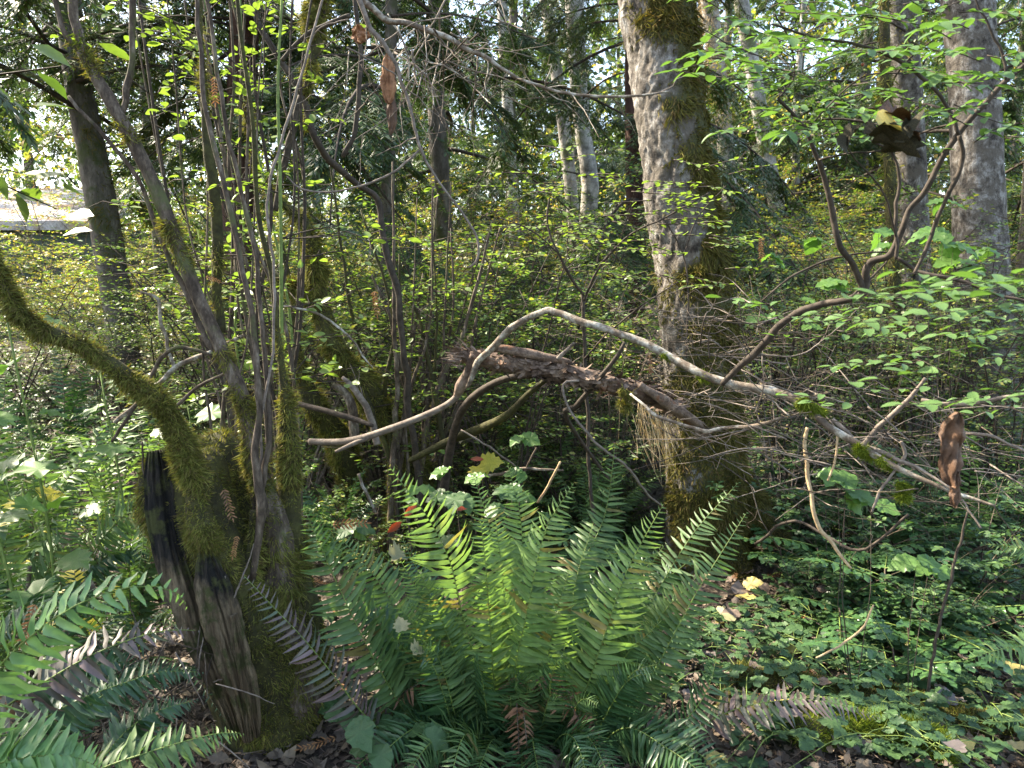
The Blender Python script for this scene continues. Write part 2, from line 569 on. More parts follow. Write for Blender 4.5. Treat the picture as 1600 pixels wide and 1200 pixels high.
M['dark_stem'] = wood_mat('dark_stem_bark', [(.3, (.025, .019, .014)), (.55, (.055, .042, .032)), (.8, (.11, .085, .065))], 24, None, 0.5, 0.004)
M['grey_twig'] = wood_mat('grey_dead_twig', [(.3, (.085, .065, .052)), (.55, (.18, .145, .118)), (.8, (.32, .275, .235))], 20, None, 0.5, 0.004)
M['pale_twig'] = wood_mat('pale_lichen_twig', [(.35, (.075, .055, .040)), (.48, (.15, .115, .085)), (.56, (.30, .27, .22)), (.64, (.42, .40, .35)), (.8, (.16, .125, .09))], 16, None, 0.5, 0.004)
M['dead_log'] = wood_mat('dead_log_bark', [(.25, (.028, .018, .014)), (.45, (.11, .072, .052)), (.6, (.21, .150, .112)), (.8, (.34, .265, .21))], 14, None, 1.0, 0.02, patch=(.18, .085, .045), patch_scale=11, patch_range=(.6, .66))
M['straw_stem'] = wood_mat('straw_stem', [(.3, (.30, .20, .11)), (.7, (.46, .34, .20))], 20, None, 0.3, 0.003)
M['bark_strip'] = wood_mat('peeled_bark', [(.3, (.10, .045, .025)), (.5, (.30, .15, .08)), (.75, (.50, .30, .17))], 18, None, 0.8, 0.01)
M['dead_leaf'] = wood_mat('dead_brown_leaf', [(.3, (.04, .022, .014)), (.55, (.11, .06, .035)), (.8, (.20, .12, .08))], 26, None, 0.6, 0.006, rough=0.6)
M['dark_leaf'] = wood_mat('blackened_leaf', [(.3, (.010, .009, .006)), (.5, (.03, .027, .014)), (.65, (.07, .055, .025)), (.8, (.12, .09, .04))], 30, None, 0.6, 0.006, rough=0.8)
M['shed_roof'] = wood_mat('weathered_roof', [(.3, (.22, .20, .19)), (.5, (.38, .36, .36)), (.7, (.52, .50, .50))], 3.0, None, 0.4, 0.02, patch=(.40, .25, .13), patch_scale=1.6, patch_range=(.5, .62), fine=25)
M['shed_wall'] = wood_mat('shed_wall', [(.3, (.06, .08, .075)), (.7, (.11, .14, .13))], 3, (1, 1, .2), 0.4, 0.02)

def ground_mat():
    m, nt, out = new_mat('forest_floor')
    a = noise(nt, 3.0, 8, 0.7)
    b = noise(nt, 40.0, 6, 0.7)
    c = ramp(nt, b, [(.25, (.020, .014, .010)), (.5, (.055, .040, .029)), (.75, (.125, .092, .065))])
    mo = ramp(nt, a, [(.52, (0, 0, 0)), (.66, (1, 1, 1))])
    c = mixc(nt, mo, c, (.045, .055, .018))
    p = nt.nodes.new('ShaderNodeBsdfPrincipled')
    nt.links.new(c, p.inputs['Base Color'])
    p.inputs['Roughness'].default_value = 0.95
    nt.links.new(bump(nt, b, 0.9, 0.03), p.inputs['Normal'])
    nt.links.new(p.outputs[0], out.inputs[0])
    return m
M['ground'] = ground_mat()

def stump_wood():
    """burnt black above, bare weathered fibres below; the burn line is ragged"""
    m, nt, out = new_mat('burnt_stump_wood')
    g = noise(nt, 30, 8, 0.7, stretch=(1, 1, .07))
    f = noise(nt, 90, 5, 0.7, stretch=(1, 1, .10))
    pale = ramp(nt, g, [(.25, (.028, .019, .012)), (.45, (.095, .067, .040)), (.6, (.185, .138, .085)), (.8, (.28, .225, .145))])
    burnt = ramp(nt, g, [(.3, (.004, .004, .004)), (.5, (.012, .011, .010)), (.62, (.04, .032, .025)), (.76, (.20, .15, .10))])
    tc = nt.nodes.new('ShaderNodeTexCoord')
    sx = nt.nodes.new('ShaderNodeSeparateXYZ')
    nt.links.new(tc.outputs['Object'], sx.inputs[0])
    n2 = noise(nt, 9, 5, 0.7, stretch=(1, 1, .5))
    a = nt.nodes.new('ShaderNodeMath'); a.operation = 'MULTIPLY_ADD'
    nt.links.new(n2, a.inputs[0]); a.inputs[1].default_value = .55
    nt.links.new(sx.outputs['Z'], a.inputs[2])
    k = ramp(nt, a.outputs[0], [(.80, (0, 0, 0)), (.90, (1, 1, 1))])
    c = mixc(nt, k, pale, burnt)
    c = mixc(nt, 1.0, c, ramp(nt, f, [(.3, (.55, .55, .55)), (.7, (1.3, 1.3, 1.3))]), 'MULTIPLY')
    mo = ramp(nt, noise(nt, 14, 5, .7), [(.50, (0, 0, 0)), (.60, (1, 1, 1))])
    c = mixc(nt, mo, c, (.05, .052, .018))
    p = nt.nodes.new('ShaderNodeBsdfPrincipled')
    nt.links.new(c, p.inputs['Base Color'])
    p.inputs['Roughness'].default_value = 0.85
    p.inputs['Specular IOR Level'].default_value = 0.2
    nt.links.new(bump(nt, g, 1.0, .02), p.inputs['Normal'])
    nt.links.new(p.outputs[0], out.inputs[0])
    return m
M['stump_wood'] = stump_wood()
# ------------------------------------------------------------------ the setting: ground
def build_ground():
    xs = np.unique(np.concatenate([np.linspace(-8, 8, 161), np.linspace(-60, 60, 81), np.array([-600, -400, -250, -150, -100, 100, 150, 250, 400, 600.])]))
    ys = np.unique(np.concatenate([np.linspace(-3, 12, 151), np.linspace(-60, 70, 88), np.array([-600, -300, -150, -100, 100, 150, 250, 400, 600.])]))
    X, Y = np.meshgrid(xs, ys)
    Z = ground_z(X, Y)
    V = np.stack([X, Y, Z], -1).reshape(-1, 3)
    idx = np.arange(X.size).reshape(X.shape)
    a, b, c, d = idx[:-1, :-1].ravel(), idx[:-1, 1:].ravel(), idx[1:, 1:].ravel(), idx[1:, :-1].ravel()
    F = np.concatenate([np.stack([a, b, c], 1), np.stack([a, c, d], 1)])
    o = link('ground', make_mesh('ground', [(V, F, 0)], [M['ground']]))
    tag(o, 'dark forest floor of soil and moss under the leaf litter', kind='structure')
build_ground()

def on_ground(x, y, dz=0.0):
    x = np.asarray(x, float)
    return np.stack([x, np.asarray(y, float), ground_z(x, y) + dz], -1)

# ------------------------------------------------------------------ shared leaf meshes (unit length along +X)
X0 = np.zeros((1, 3))
DX = np.array([[1.0, 0, 0]])
NZ = np.array([[0, 0, 1.0]])

def unit_leaf(name, m, w=0.55, bend=-0.15, prof=LEAF):
    V, F = blades(X0, DX, NZ, 1.0, w, prof, bend=bend, fold=0.13)
    return make_mesh(name, [(V, F, 0)], [m])

ROUND = [(0, 0), (.06, .35), (.2, .8), (.45, 1), (.7, .85), (.9, .42), (1, 0)]
LEAF_NEAR = [unit_leaf('leaf', M['huckle_near'], R.uniform(.48, .62), R.uniform(-.3, .1), ROUND) for _ in range(6)]
LEAF_HUCK = [unit_leaf('leaf', M['huckle'], R.uniform(.5, .62), R.uniform(-.3, .1), ROUND) for _ in range(6)]

def fan_leaf(name, outl, m, bend=-.15, curl=0.0):
    V, F = fans(outl, X0, DX, NZ, 1.0, bend, curl)
    return make_mesh(name, [(V, F, 0)], [m])

LEAF_PALM = [fan_leaf('leaf', PALMATE, M['maple'], R.uniform(-.3, -.05), R.uniform(-.25, .1)) for _ in range(5)]
LEAF_PALM_Y = [fan_leaf('leaf', PALMATE, M['maple_yellow'], R.uniform(-.3, -.05), R.uniform(-.25, .1)) for _ in range(3)]

def trifoliate(m):
    P = np.array([[0.42, 0, 0], [.36, .05, 0], [.36, -.05, 0]])
    D = np.array([[1, 0, -.08], [.35, 1, -.05], [.35, -1, -.05]])
    V, F = fans(OVATE, P, D, np.array([[0, 0, 1.0]] * 3) + rand_dirs(3) * .15, np.array([.62, .52, .52]) * R.uniform(.9, 1.1, 3), R.uniform(-.3, 0, 3), R.uniform(-.2, .1, 3))
    st = tube(np.array([[0, 0, 0], [.2, 0, .02], [.42, 0, 0]]), [.012, .010, .008], 4)
    return make_mesh('leaf', [(V, F, 0), (st[0], st[1], 1)], [m, M['green_stem']])
LEAF_TRI = [trifoliate(M['bramble']) for _ in range(6)]

def pinnate(m):
    n = 5
    x = np.linspace(.25, .88, n)
    P, D = [], []
    for k in range(n):
        for s in (-1, 1):
            P.append((x[k], 0, -.10 * x[k] ** 2))
            D.append((.35, s, -.18))
    P.append((.92, 0, -.1))
    D.append((1, 0, -.3))
    P, D = np.array(P), np.array(D)
    Lf = np.concatenate([np.repeat(np.linspace(.25, .22, n), 2), [.26]])
    V, F = fans(HOLLY, P, D, np.array([[0, 0, 1.0]] * len(P)) + rand_dirs(len(P)) * .18, Lf * 1.05, -.12, -.15)
    xx = np.linspace(0, .93, 6)
    st = tube(np.stack([xx, xx * 0, -.10 * xx ** 2], 1), np.linspace(.010, .005, 6), 4)
    return make_mesh('leaf', [(V, F, 0), (st[0], st[1], 1)], [m, M['green_stem']])
LEAF_PIN = [pinnate(M['grape']) for _ in range(4)]

# ------------------------------------------------------------------ fern frond
def frond_geo(Q, up, npair=38, lmax=0.10, s0=0.14, wk=0.19, fwd=0.35, twist=0.42, droop=0.16, rr=0.0032, missing=0.02, wv=.18, peak=.40, tp=1.6):
    S = smooth_path(np.asarray(Q, float), 64)
    T = nrm(np.gradient(S, axis=0))
    s = s0 + (0.995 - s0) * (np.linspace(0, 1, npair) ** 0.93)
    i = s * 63
    pos = np.stack([np.interp(i, np.arange(64), S[:, k]) for k in range(3)], 1)
    tan = nrm(np.stack([np.interp(i, np.arange(64), T[:, k]) for k in range(3)], 1))
    up = np.broadcast_to(np.asarray(up, float), pos.shape)
    side = nrm(np.cross(tan, up))
    nr = np.cross(side, tan)
    rise = 0.5 + 0.5 * np.clip((s - s0) / .18, 0, 1) ** .6
    fall = 1 - np.clip((s - peak) / (1.01 - peak), 0, 1) ** tp
    Lp = lmax * rise * fall + 0.004
    P, D, N, L = [], [], [], []
    for sg in (-1, 1):
        j = R.random(npair) > missing
        a = fwd * (0.55 + 0.9 * s) + R.normal(0, .06, npair)
        off = (0.5 if sg > 0 else 0) * (1 - s0) / npair
        d = side * sg * np.cos(a)[:, None] + tan * np.sin(a)[:, None] - nr * (droop * R.uniform(.2, 1.6, npair))[:, None]
        tw = sg * (0.22 + R.normal(0, twist, npair))
        nn = nr * np.cos(tw)[:, None] + np.cross(d, nr) * np.sin(tw)[:, None]
        P.append((pos + tan * off)[j]); D.append(d[j]); N.append(nn[j]); L.append((Lp * R.uniform(.9, 1.08, npair))[j])
    npair = npair
    P, D, N, L = np.vstack(P), np.vstack(D), np.vstack(N), np.concatenate(L)
    sg = np.sign(np.sum(np.cross(D, N) * 0 + D, 1)) * 0 + 1
    V, F = blades(P, D, N, L, np.maximum(L * wk, .0035), LANCE, bend=R.uniform(-.45, .1, len(P)), fold=0.16, wave=wv, sway=R.normal(0, .11, len(P)))
    st = tube(S[::3], np.linspace(rr, rr * .25, len(S[::3])), 5)
    return (V, F), st

def local_frond(m, kind=0):
    shapes = [
        [(0, 0, 0), (.12, 0, .34), (.34, .02, .60), (.66, .03, .66), (.95, .03, .46)],
        [(0, 0, 0), (.08, 0, .40), (.24, -.02, .72), (.48, -.03, .88), (.72, -.03, .82)],
        [(0, 0, 0), (.22, 0, .24), (.50, .03, .36), (.80, .05, .30), (1.05, .06, .10)],
        [(0, 0, 0), (.05, 0, .42), (.14, .01, .78), (.28, .02, 1.02), (.46, .02, 1.12)]]
    leaf, st = frond_geo(shapes[kind], (-.35, 0, 1), 34, .105, droop=.18)
    return make_mesh('frond', [(*leaf, 0), (*st, 1)], [m, M['brown_stem']])
FROND = {k: [local_frond(M[k], j) for j in (0, 1, 2, 3, 0, 1)] for k in ('fern', 'fern_sunlit', 'fern_dark')}
FROND['fern_dead'] = [local_frond(M['fern_dead'], j) for j in (2, 2)]

def fern(x, y, size, n, key, label, group, tilt=0.0, az=None, dead=0):
    z = gz(x, y)
    t = thing('sword_fern', label, 'fern', (x, y, z - .01), group)
    a0 = R.uniform(0, 6.28)
    for k in range(n):
        a = a0 + k * 2.399 + R.normal(0, .15) if az is None else R.uniform(*az)
        me = FROND[key][R.integers(6)]
        o = link('frond', me, t)
        sc = size * R.uniform(.75, 1.1)
        o.matrix_basis = Matrix.Rotation(a, 4, 'Z') @ Matrix.Rotation(R.normal(tilt, .16), 4, 'Y') @ Matrix.Rotation(R.normal(0, .12), 4, 'X') @ Matrix.Diagonal((sc, sc, sc, 1))
    for k in range(dead):
        o = link('frond', FROND['fern_dead'][k % 2], t)
        o['label'] = 'dead rust brown frond'
        sc = size * R.uniform(.6, .8)
        o.matrix_basis = Matrix.Rotation(R.uniform(0, 6.28), 4, 'Z') @ Matrix.Rotation(R.uniform(.25, .4), 4, 'Y') @ Matrix.Diagonal((sc, sc, sc, 1))
    return t

# ------------------------------------------------------------------ conifer and broadleaf branches (unit: metres, along +X)
def conifer_branch(m, L=2.0, nsec=16, droop=0.35, dens=1.0, seclen=0.55, needle=0.05):
    x = np.linspace(0, 1, 12)
    ax = np.stack([x * L, 0.10 * L * np.sin(x * 3 + R.uniform(0, 6)) * .4, L * (0.06 * np.sin(x * 2.6) - droop * x ** 2.0)], 1)
    wood = [tube(ax, np.linspace(.016, .003, 12), 5)]
    P, D, N, Ln, W = [], [], [], [], []
    tx = nrm(np.gradient(ax, axis=0))
    for k in range(nsec):
        for sg in (-1, 1):
            s = R.uniform(.12, .98)
            i = s * 11
            b = np.array([np.interp(i, np.arange(12), ax[:, q]) for q in range(3)])
            t = np.array([np.interp(i, np.arange(12), tx[:, q]) for q in range(3)])
            sl = seclen * (1.08 - .75 * s) * R.uniform(.6, 1.2) * L / 2
            d = nrm(np.array([.55, sg * .9, -.15 - .5 * R.random()]) + .2 * R.normal(size=3))
            u = np.linspace(0, 1, 6)[:, None]
            tw = b + d * sl * u + np.array([0, 0, -1.0]) * sl * .35 * u ** 2
            wood.append(tube(tw, np.linspace(.004, .0012, 6), 3, caps=False))
            nt_ = int(13 * dens)
            for q in range(nt_):
                f = (q + R.random()) / nt_
                p = b + d * sl * f + np.array([0, 0, -1.0]) * sl * .35 * f * f
                for g in (-1, 1):
                    dd = nrm(d * .8 + np.cross(d, [0, 0, 1.0]) * g * .9 + np.array([0, 0, -.35]) + .15 * R.normal(size=3))
                    l3 = (.04 + .13 * (1 - f)) * R.uniform(.7, 1.2)
                    nn = 4 if l3 > .07 else 3
                    for h in range(nn):
                        for e in (-1, 1):
                            P.append(p + dd * l3 * (h + .2) / nn)
                            D.append(nrm(dd + e * .8 * np.cross(dd, [0, 0, 1.0])))
                            N.append((0, 0, 1))
                            Ln.append(needle * R.uniform(.6, 1.2))
                            W.append(.011)
    n = len(P)
    V, F = blades(np.array(P), np.array(D), np.array(N, float) + R.normal(0, .35, (n, 3)), np.array(Ln), np.array(W), LEAF_LOW, bend=-.1, fold=0, flat=True)
    wv, wf = join(wood)
    return make_mesh('branch', [(V, F, 0), (wv, wf, 1)], [m, M['dark_stem']])

HEM = [conifer_branch(M['hemlock'], 2.0, 11, .22 + .1 * k, .8) for k in range(3)]
CED = [conifer_branch(M['cedar'], 2.0, 12, .35 + .15 * k, 1.0, .7, .06) for k in range(2)]

def leafy_branch(m, L=2.0, ntw=12, leafL=.07, nl=16):
    x = np.linspace(0, 1, 10)
    ax = np.stack([x * L, .12 * L * np.sin(x * 4 + R.uniform(0, 6)), .1 * L * x + .06 * L * np.sin(x * 5)], 1)
    wood = [tube(ax, np.linspace(.018, .003, 10), 5)]
    P, D, N = [], [], []
    for k in range(ntw):
        s = R.uniform(.15, 1)
        b = np.array([np.interp(s * 9, np.arange(10), ax[:, q]) for q in range(3)])
        d = nrm(np.array([.5, R.choice([-1, 1]) * .9, R.uniform(-.3, .5)]) + .3 * R.normal(size=3))
        tl = R.uniform(.25, .7) * (1.1 - .5 * s) * L / 2
        wood.append(tube(b + d * tl * np.linspace(0, 1, 4)[:, None], np.linspace(.005, .0015, 4), 3, caps=False))
        for q in range(nl):
            f = R.uniform(.1, 1.05)
            P.append(b + d * tl * f + R.normal(0, .04, 3))
            D.append(d * .4 + R.normal(0, .7, 3))
            N.append(np.array([0, 0, 1]) + R.normal(0, .5, 3))
    n = len(P)
    V, F = blades(np.array(P), np.array(D), np.array(N), leafL * R.uniform(.6, 1.2, n), leafL * .6 * R.uniform(.7, 1.1, n), [(0, 0), (.3, .95), (.65, .85), (1, 0)], bend=-.1, fold=.1)
    wv, wf = join(wood)
    return make_mesh('branch', [(V, F, 0), (wv, wf, 1)], [m, M['dark_stem']])
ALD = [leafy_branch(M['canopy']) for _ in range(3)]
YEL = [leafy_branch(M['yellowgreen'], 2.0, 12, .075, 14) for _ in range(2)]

# ------------------------------------------------------------------ shrub prototypes
def gen_shrub(h=1.8, nst=7, ntw=9, sub=3, nl=7, leafL=.028, spread=.5, prof=LEAF_LOW, low=.25):
    wood, P, D, N = [], [], [], []
    for k in range(nst):
        a = R.uniform(0, 6.28)
        hh = h * R.uniform(.6, 1.05)
        out = spread * hh * R.uniform(.4, 1.1)
        u = np.linspace(0, 1, 9)
        px = np.cos(a) * (.04 + out * u ** 1.5) + .05 * h * np.cumsum(R.normal(0, .35, 9)) * .25
        py = np.sin(a) * (.04 + out * u ** 1.5) + .05 * h * np.cumsum(R.normal(0, .35, 9)) * .25
        S = np.stack([px, py, hh * (u - .12 * u ** 3) - .06], 1)
        wood.append(tube(S, np.linspace(.0085, .0022, 9) * (h / 1.8) ** .5, 5))
        for t in range(ntw):
            s = R.uniform(low, 1)
            b = np.array([np.interp(s * 8, np.arange(9), S[:, q]) for q in range(3)])
            az = R.uniform(0, 6.28)
            d = nrm(np.array([math.cos(az), math.sin(az), R.uniform(-.05, .55)]))
            tl = h * R.uniform(.10, .30)
            v = np.linspace(0, 1, 6)[:, None]
            tw = b + d * tl * v + R.normal(0, .012, (6, 3)) * v + np.array([0, 0, -.12]) * tl * v ** 2
            wood.append(tube(tw, np.linspace(.0028, .0010, 6), 3, caps=False))
            for q in range(sub + 1):
                if q == sub:
                    sb, sd, sl = tw[2], d, tl * .7
                else:
                    f = R.integers(1, 6)
                    sb = tw[f]
                    sd = nrm(d * .6 + np.cross(d, [0, 0, 1.0]) * R.choice([-1, 1]) * .8 + np.array([0, 0, R.uniform(-.2, .15)]))
                    sl = h * R.uniform(.05, .13)
                    wood.append(tube(np.stack([sb, sb + sd * sl]), [.0013, .0008], 3, caps=False))
                sdv = nrm(np.cross(sd, [0, 0, 1.0]))
                for e in range(nl):
                    f = (e + .6) / nl
                    sg = 1 if e % 2 else -1
                    P.append(sb + sd * sl * f)
                    D.append(sd * .55 + sdv * sg * .8 + R.normal(0, .18, 3))
                    N.append(np.array([0, 0, 1]) + R.normal(0, .30, 3))
    n = len(P)
    leaf = blades(np.array(P), np.array(D), np.array(N), leafL * R.uniform(.65, 1.2, n), leafL * .58 * R.uniform(.8, 1.1, n), prof, bend=-.15, fold=.1)
    return join(wood), leaf

def shrub_proto(m, wm, **k):
    w, l = gen_shrub(**k)
    return (make_mesh('stem', [(*w, 0)], [wm]), make_mesh('foliage', [(*l, 0)], [m]))

P4 = [(0, 0), (.3, .95), (.65, .85), (1, 0)]
SHRUB = {
    'huckle': [shrub_proto(M['huckle'], M['dark_stem'], h=1.9, nst=7, ntw=10, sub=3, nl=8, leafL=.032, spread=.5, prof=P4) for _ in range(4)],
    'low': [shrub_proto(M['huckle'], M['dark_stem'], h=.8, nst=8, ntw=6, sub=3, nl=7, leafL=.032, spread=.8, prof=P4) for _ in range(3)],
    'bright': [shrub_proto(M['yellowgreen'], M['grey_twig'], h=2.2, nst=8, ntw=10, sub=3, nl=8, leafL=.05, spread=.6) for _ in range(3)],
    'bramble': [shrub_proto(M['bramble'], M['brown_stem'], h=.9, nst=9, ntw=5, sub=2, nl=7, leafL=.055, spread=1.1, prof=P4) for _ in range(3)],
    'bare': [shrub_proto(M['straw'], M['grey_twig'], h=1.7, nst=10, ntw=10, sub=3, nl=1, leafL=.03, spread=.7) for _ in range(2)],
}

def shrub(key, x, y, s, label, cat, group, name='huckleberry_shrub', rot=None):
    w, l = SHRUB[key][R.integers(len(SHRUB[key]))]
    t = thing(name, label, cat, (x, y, gz(x, y) - .02), group)
    t.rotation_euler = (R.normal(0, .05), R.normal(0, .05), R.uniform(0, 6.28))
    t.scale = (s, s, s * R.uniform(.9, 1.15))
    link('stem', w, t)
    link('foliage', l, t)
    return t

# ------------------------------------------------------------------ trees
def tree(name, label, cat, PR, m, n=14, amp=.06, freq=5, group=None, boughs=(), moss_n=0, moss_key='moss_dark', moss_mask=None, moss_len=.04, moss_w=.005, lobes=None):
    P, rad = PR
    g0 = np.array([P[0][0], P[0][1], gz(P[0][0], P[0][1]) - .05])
    t = thing(name, label, cat, g0, group)
    V, F = tube(P, rad, n, amp, freq, seed=int(abs(P[0][0]) * 10), lobes=lobes)
    tr = part('trunk', (V, F), m, t)
    if moss_n:
        mv = moss(V, F, moss_n, moss_len, moss_w, mask=moss_mask)
        part('moss', mv, M[moss_key], tr, kind='stuff')
    for meshes, z0, z1, cnt, l0, l1, tilt in boughs:
        for k in range(cnt):
            z = z0 + (z1 - z0) * ((k + R.random()) / cnt)
            j = np.argmin(np.abs(P[:, 2] - z))
            f = (z - z0) / max(z1 - z0, .1)
            a = R.uniform(0, 6.28)
            d = np.array([math.cos(a), math.sin(a), R.normal(tilt, .12)])
            s = (l0 + (l1 - l0) * f) * R.uniform(.75, 1.2) / 2
            inst('branch', meshes[R.integers(len(meshes))], t, np.array([P[j][0], P[j][1], z]) + d * rad[j] * .6, d, (0, 0, 1), s)
    return t
# x, y, height, bough length, lowest bough, boughs per metre
SHADE_TREES = [(-6.0, 0.9, 12, 4.2, 3.4, 1.6), (-5.4, 3.8, 6.2, 3.8, 2.0, 6.0), (-4.9, 2.2, 5.4, 3.2, 2.4, 5.0), (-9, 2.0, 14, 4.6, 7, 1.3), (-4.0, -2.5, 11, 4.0, 5, 1.2)]

def zone(px, d):
    """words for where a background plant stands, by what is near it"""
    for lim, w in ((120, 'beyond the arching mossy stem'), (230, 'by the leaning fir'), (330, 'behind the burnt stump'), (400, 'beside the red cedar'), (490, 'behind the vine maple'), (600, 'behind the crooked mossy tree'), (700, 'behind the mossy shoots'), (820, 'behind the broken log end'), (930, 'behind the dead log'), (1020, 'close by the big alder'), (1170, 'hidden past the big alder'), (1260, 'behind the tangle of bare twigs'), (1360, 'behind the arching branch'), (1480, 'behind the forked dark stems')):
        if px < lim:
            break
    else:
        w = 'round the stout pale alder'
    return w, ('', ' further in', ' deep in the wood')[0 if d < 6 else 1 if d < 9.5 else 2]

def gzone(px, d):
    """words for a small thing on the ground to the sunny side of the big fern"""
    if d < 2.7:
        return 'by the mossy log' if px > 1250 else 'beside the big fern'
    if px < 1190:
        return 'between the big fern and the alder foot'
    if px < 1330:
        return 'in front of the alder root'
    if px < 1470:
        return 'under the heap of bare twigs'
    return 'beyond the bare upright stem'
# ------------------------------------------------------------------ the big alder
def up_from(PR, extra):
    P, r = PR
    A = np.array(extra, float)
    S = smooth_path(np.vstack([np.hstack([P[-2:], r[-2:, None]]), np.hstack([P[-1] + A[:, :3], A[:, 3:]])]), 10)
    return np.vstack([P, S[4:, :3]]), np.concatenate([r, S[4:, 3]])

pr = pxpath([(1112, 925, 4.25, 172), (1108, 880, 4.25, 154), (1105, 800, 4.25, 142), (1102, 700, 4.25, 138), (1098, 600, 4.25, 132), (1084, 450, 4.25, 122), (1062, 300, 4.25, 119), (1046, 150, 4.25, 119), (1025, 0, 4.25, 121), (1000, -200, 4.25, 114), (970, -500, 4.25, 104)], 220)
pr = up_from(pr, [(-.15, .05, 1.6, .15), (-.2, .1, 3.5, .11), (-.1, .2, 6, .06)])

def alder_lobes(s, a):
    return 1 + 0.20 * np.exp(-s * 16) * np.cos(a * 5 + .7) + .03 * np.cos(a * 3 + s * 5)

def alder_mask(P, N):
    z = P[:, 2]
    nz = fbm(P * 5.5, 21)
    low = np.clip((1.75 - z + nz * .9) / .35, 0, 1) * np.clip((N[:, 0] + .78 + nz * .8) / .3, 0, 1)
    right = np.clip((N[:, 0] - .02 + nz * 1.0) / .25, 0, 1)
    band = np.clip(1 - np.abs(z - 2.93 + .05 * nz) / .17, 0, 1) * np.clip((N[:, 0] + .45 + nz * .5) * 4, 0, 1) * 3
    band2 = np.clip(1 - np.abs(z - 2.50 + .10 * nz) / .09, 0, 1) * np.clip((N[:, 0] + .3 + nz) * 3, 0, 1) * 2
    return np.clip(np.maximum.reduce([low, right, band, band2]), 0, 1)

ALDER_BASE = np.array([pr[0][0][0], pr[0][0][1], gz(pr[0][0][0], pr[0][0][1])])
alder = thing('alder_tree', 'thick grey alder with mottled lichen bark and a mossy foot', 'tree', ALDER_BASE)
V, F = tube(pr[0], pr[1], 128, 0, 9, 2, lobes=alder_lobes)
ctr = np.stack([np.interp(V[:, 2], pr[0][:, 2], pr[0][:, k]) for k in range(3)], 1)
rd = nrm((V - ctr) * [1, 1, 0])
crk = np.abs(vnoise(V * [16, 16, 6], 3)) + .5 * np.abs(vnoise(V * [36, 36, 13], 5))
V = V + rd * (.022 * fbm(V * 5, 7) + 0.026 * np.clip(crk - .16, -.16, .22) + .008 * vnoise(V * 45, 9))[:, None]
atrunk = part('trunk', (V, F), M['alder'], alder)
vm_ = np.zeros(len(V), np.float32)
vm_[:] = np.clip(alder_mask(V, rd) * (V[:, 2] < 3.6) * 1.2 - .2, 0, 1)
atrunk.data.attributes.new('mossy', 'FLOAT', 'POINT').data.foreach_set('value', vm_)
lowm = V[F[:, 0], 2] < 3.4
part('moss', moss(V, F[lowm], 150000, .036, .0065, .8, alder_mask), M['moss_dark'], atrunk, kind='stuff')
def sunlit_moss_mask(P, N):  # patch of alder moss coloured as if sunlit
    nz = fbm(P * 6, 8)
    return np.clip(1 - np.abs(P[:, 2] - 2.93 + .05 * nz) / .17, 0, 1) * np.clip((N[:, 0] + .35 + nz * .5) * 4, 0, 1) * (N[:, 0] < .5) * 2
part('moss', moss(V, F[lowm], 36000, .06, .0042, .9, sunlit_moss_mask), M['moss_sunlit'], atrunk, kind='stuff')
for L, nm in (([(1165, 770, 4.2, 60), (1195, 815, 4.15, 46), (1225, 845, 4.1, 36), (1262, 885, 4.05, 22)], 9000), ([(1060, 880, 4.15, 70), (1035, 905, 4.0, 50), (1000, 945, 3.85, 26)], 6000), ([(1140, 880, 4.1, 70), (1160, 915, 3.95, 50), (1180, 950, 3.8, 26)], 6000)):
    p, r = pxpath(L, 20)
    v, f = tube(p, r, 14, .15, 12)
    ro = part('root', (v, f), M['mossy_bark'], alder)
    part('moss', moss(v, f, nm, .03, .0042, .6), M['moss_dark'], ro, kind='stuff')
for k in range(14):
    z = R.uniform(6.5, 12.5)
    a = R.uniform(0, 6.28)
    j = np.argmin(np.abs(pr[0][:, 2] - z))
    inst('branch', ALD[k % 3], alder, pr[0][j], (math.cos(a), math.sin(a), .35), (0, 0, 1), R.uniform(.9, 1.5))

# ------------------------------------------------------------------ other trunks seen in the photograph
def wtop(L, n=30, h=9, dx=0.0, r1=.05):
    p, r = pxpath(L, n)
    d = nrm(p[-1] - p[-4])
    d = nrm(np.array([d[0] * .6 + dx, d[1] * .3, 1.0]))
    e = np.array([np.append(d * h * k, r[-1] * (1 - .6 * k) + r1 * .1) for k in (.25, .5, .75, 1.0)])
    return up_from((p, r), e)

tree('fir_tree', 'dark leaning fir with a patch of moss beyond the arching mossy stems', 'tree',
     wtop([(205, 640, 9.5, 58), (192, 540, 9.5, 52), (180, 450, 9.5, 50), (160, 330, 9.5, 52), (142, 230, 9.5, 48), (126, 150, 9.5, 46), (110, 40, 9.5, 44), (98, -80, 9.5, 42)]), M['fir_bark'], 20, .07, 6,
     boughs=[(HEM, 3.7, 6.2, 20, 3.6, 3.4, -.03), (HEM, 6.0, 14, 12, 3.4, 1.6, -.05)], moss_n=9000, moss_key='moss_dark', moss_len=.07, moss_w=.011, moss_mask=lambda P, N: np.clip((N[:, 0] - .0 + fbm(P * 2, 3)) * 2, 0, 1) * (P[:, 2] < 5))
tree('cedar_tree', 'straight red brown cedar trunk behind the bundle of brown stems', 'tree',
     wtop([(358, 690, 9.0, 70), (362, 600, 9.0, 62), (366, 500, 9.0, 58), (372, 300, 9.0, 54), (380, 100, 9.0, 50), (385, -100, 9.0, 46)]), M['cedar_bark'], 24, .05, 5,
     boughs=[(CED, 3.3, 6, 12, 3.0, 2.8, -.15), (CED, 6, 14, 12, 3.2, 1.4, -.1)])
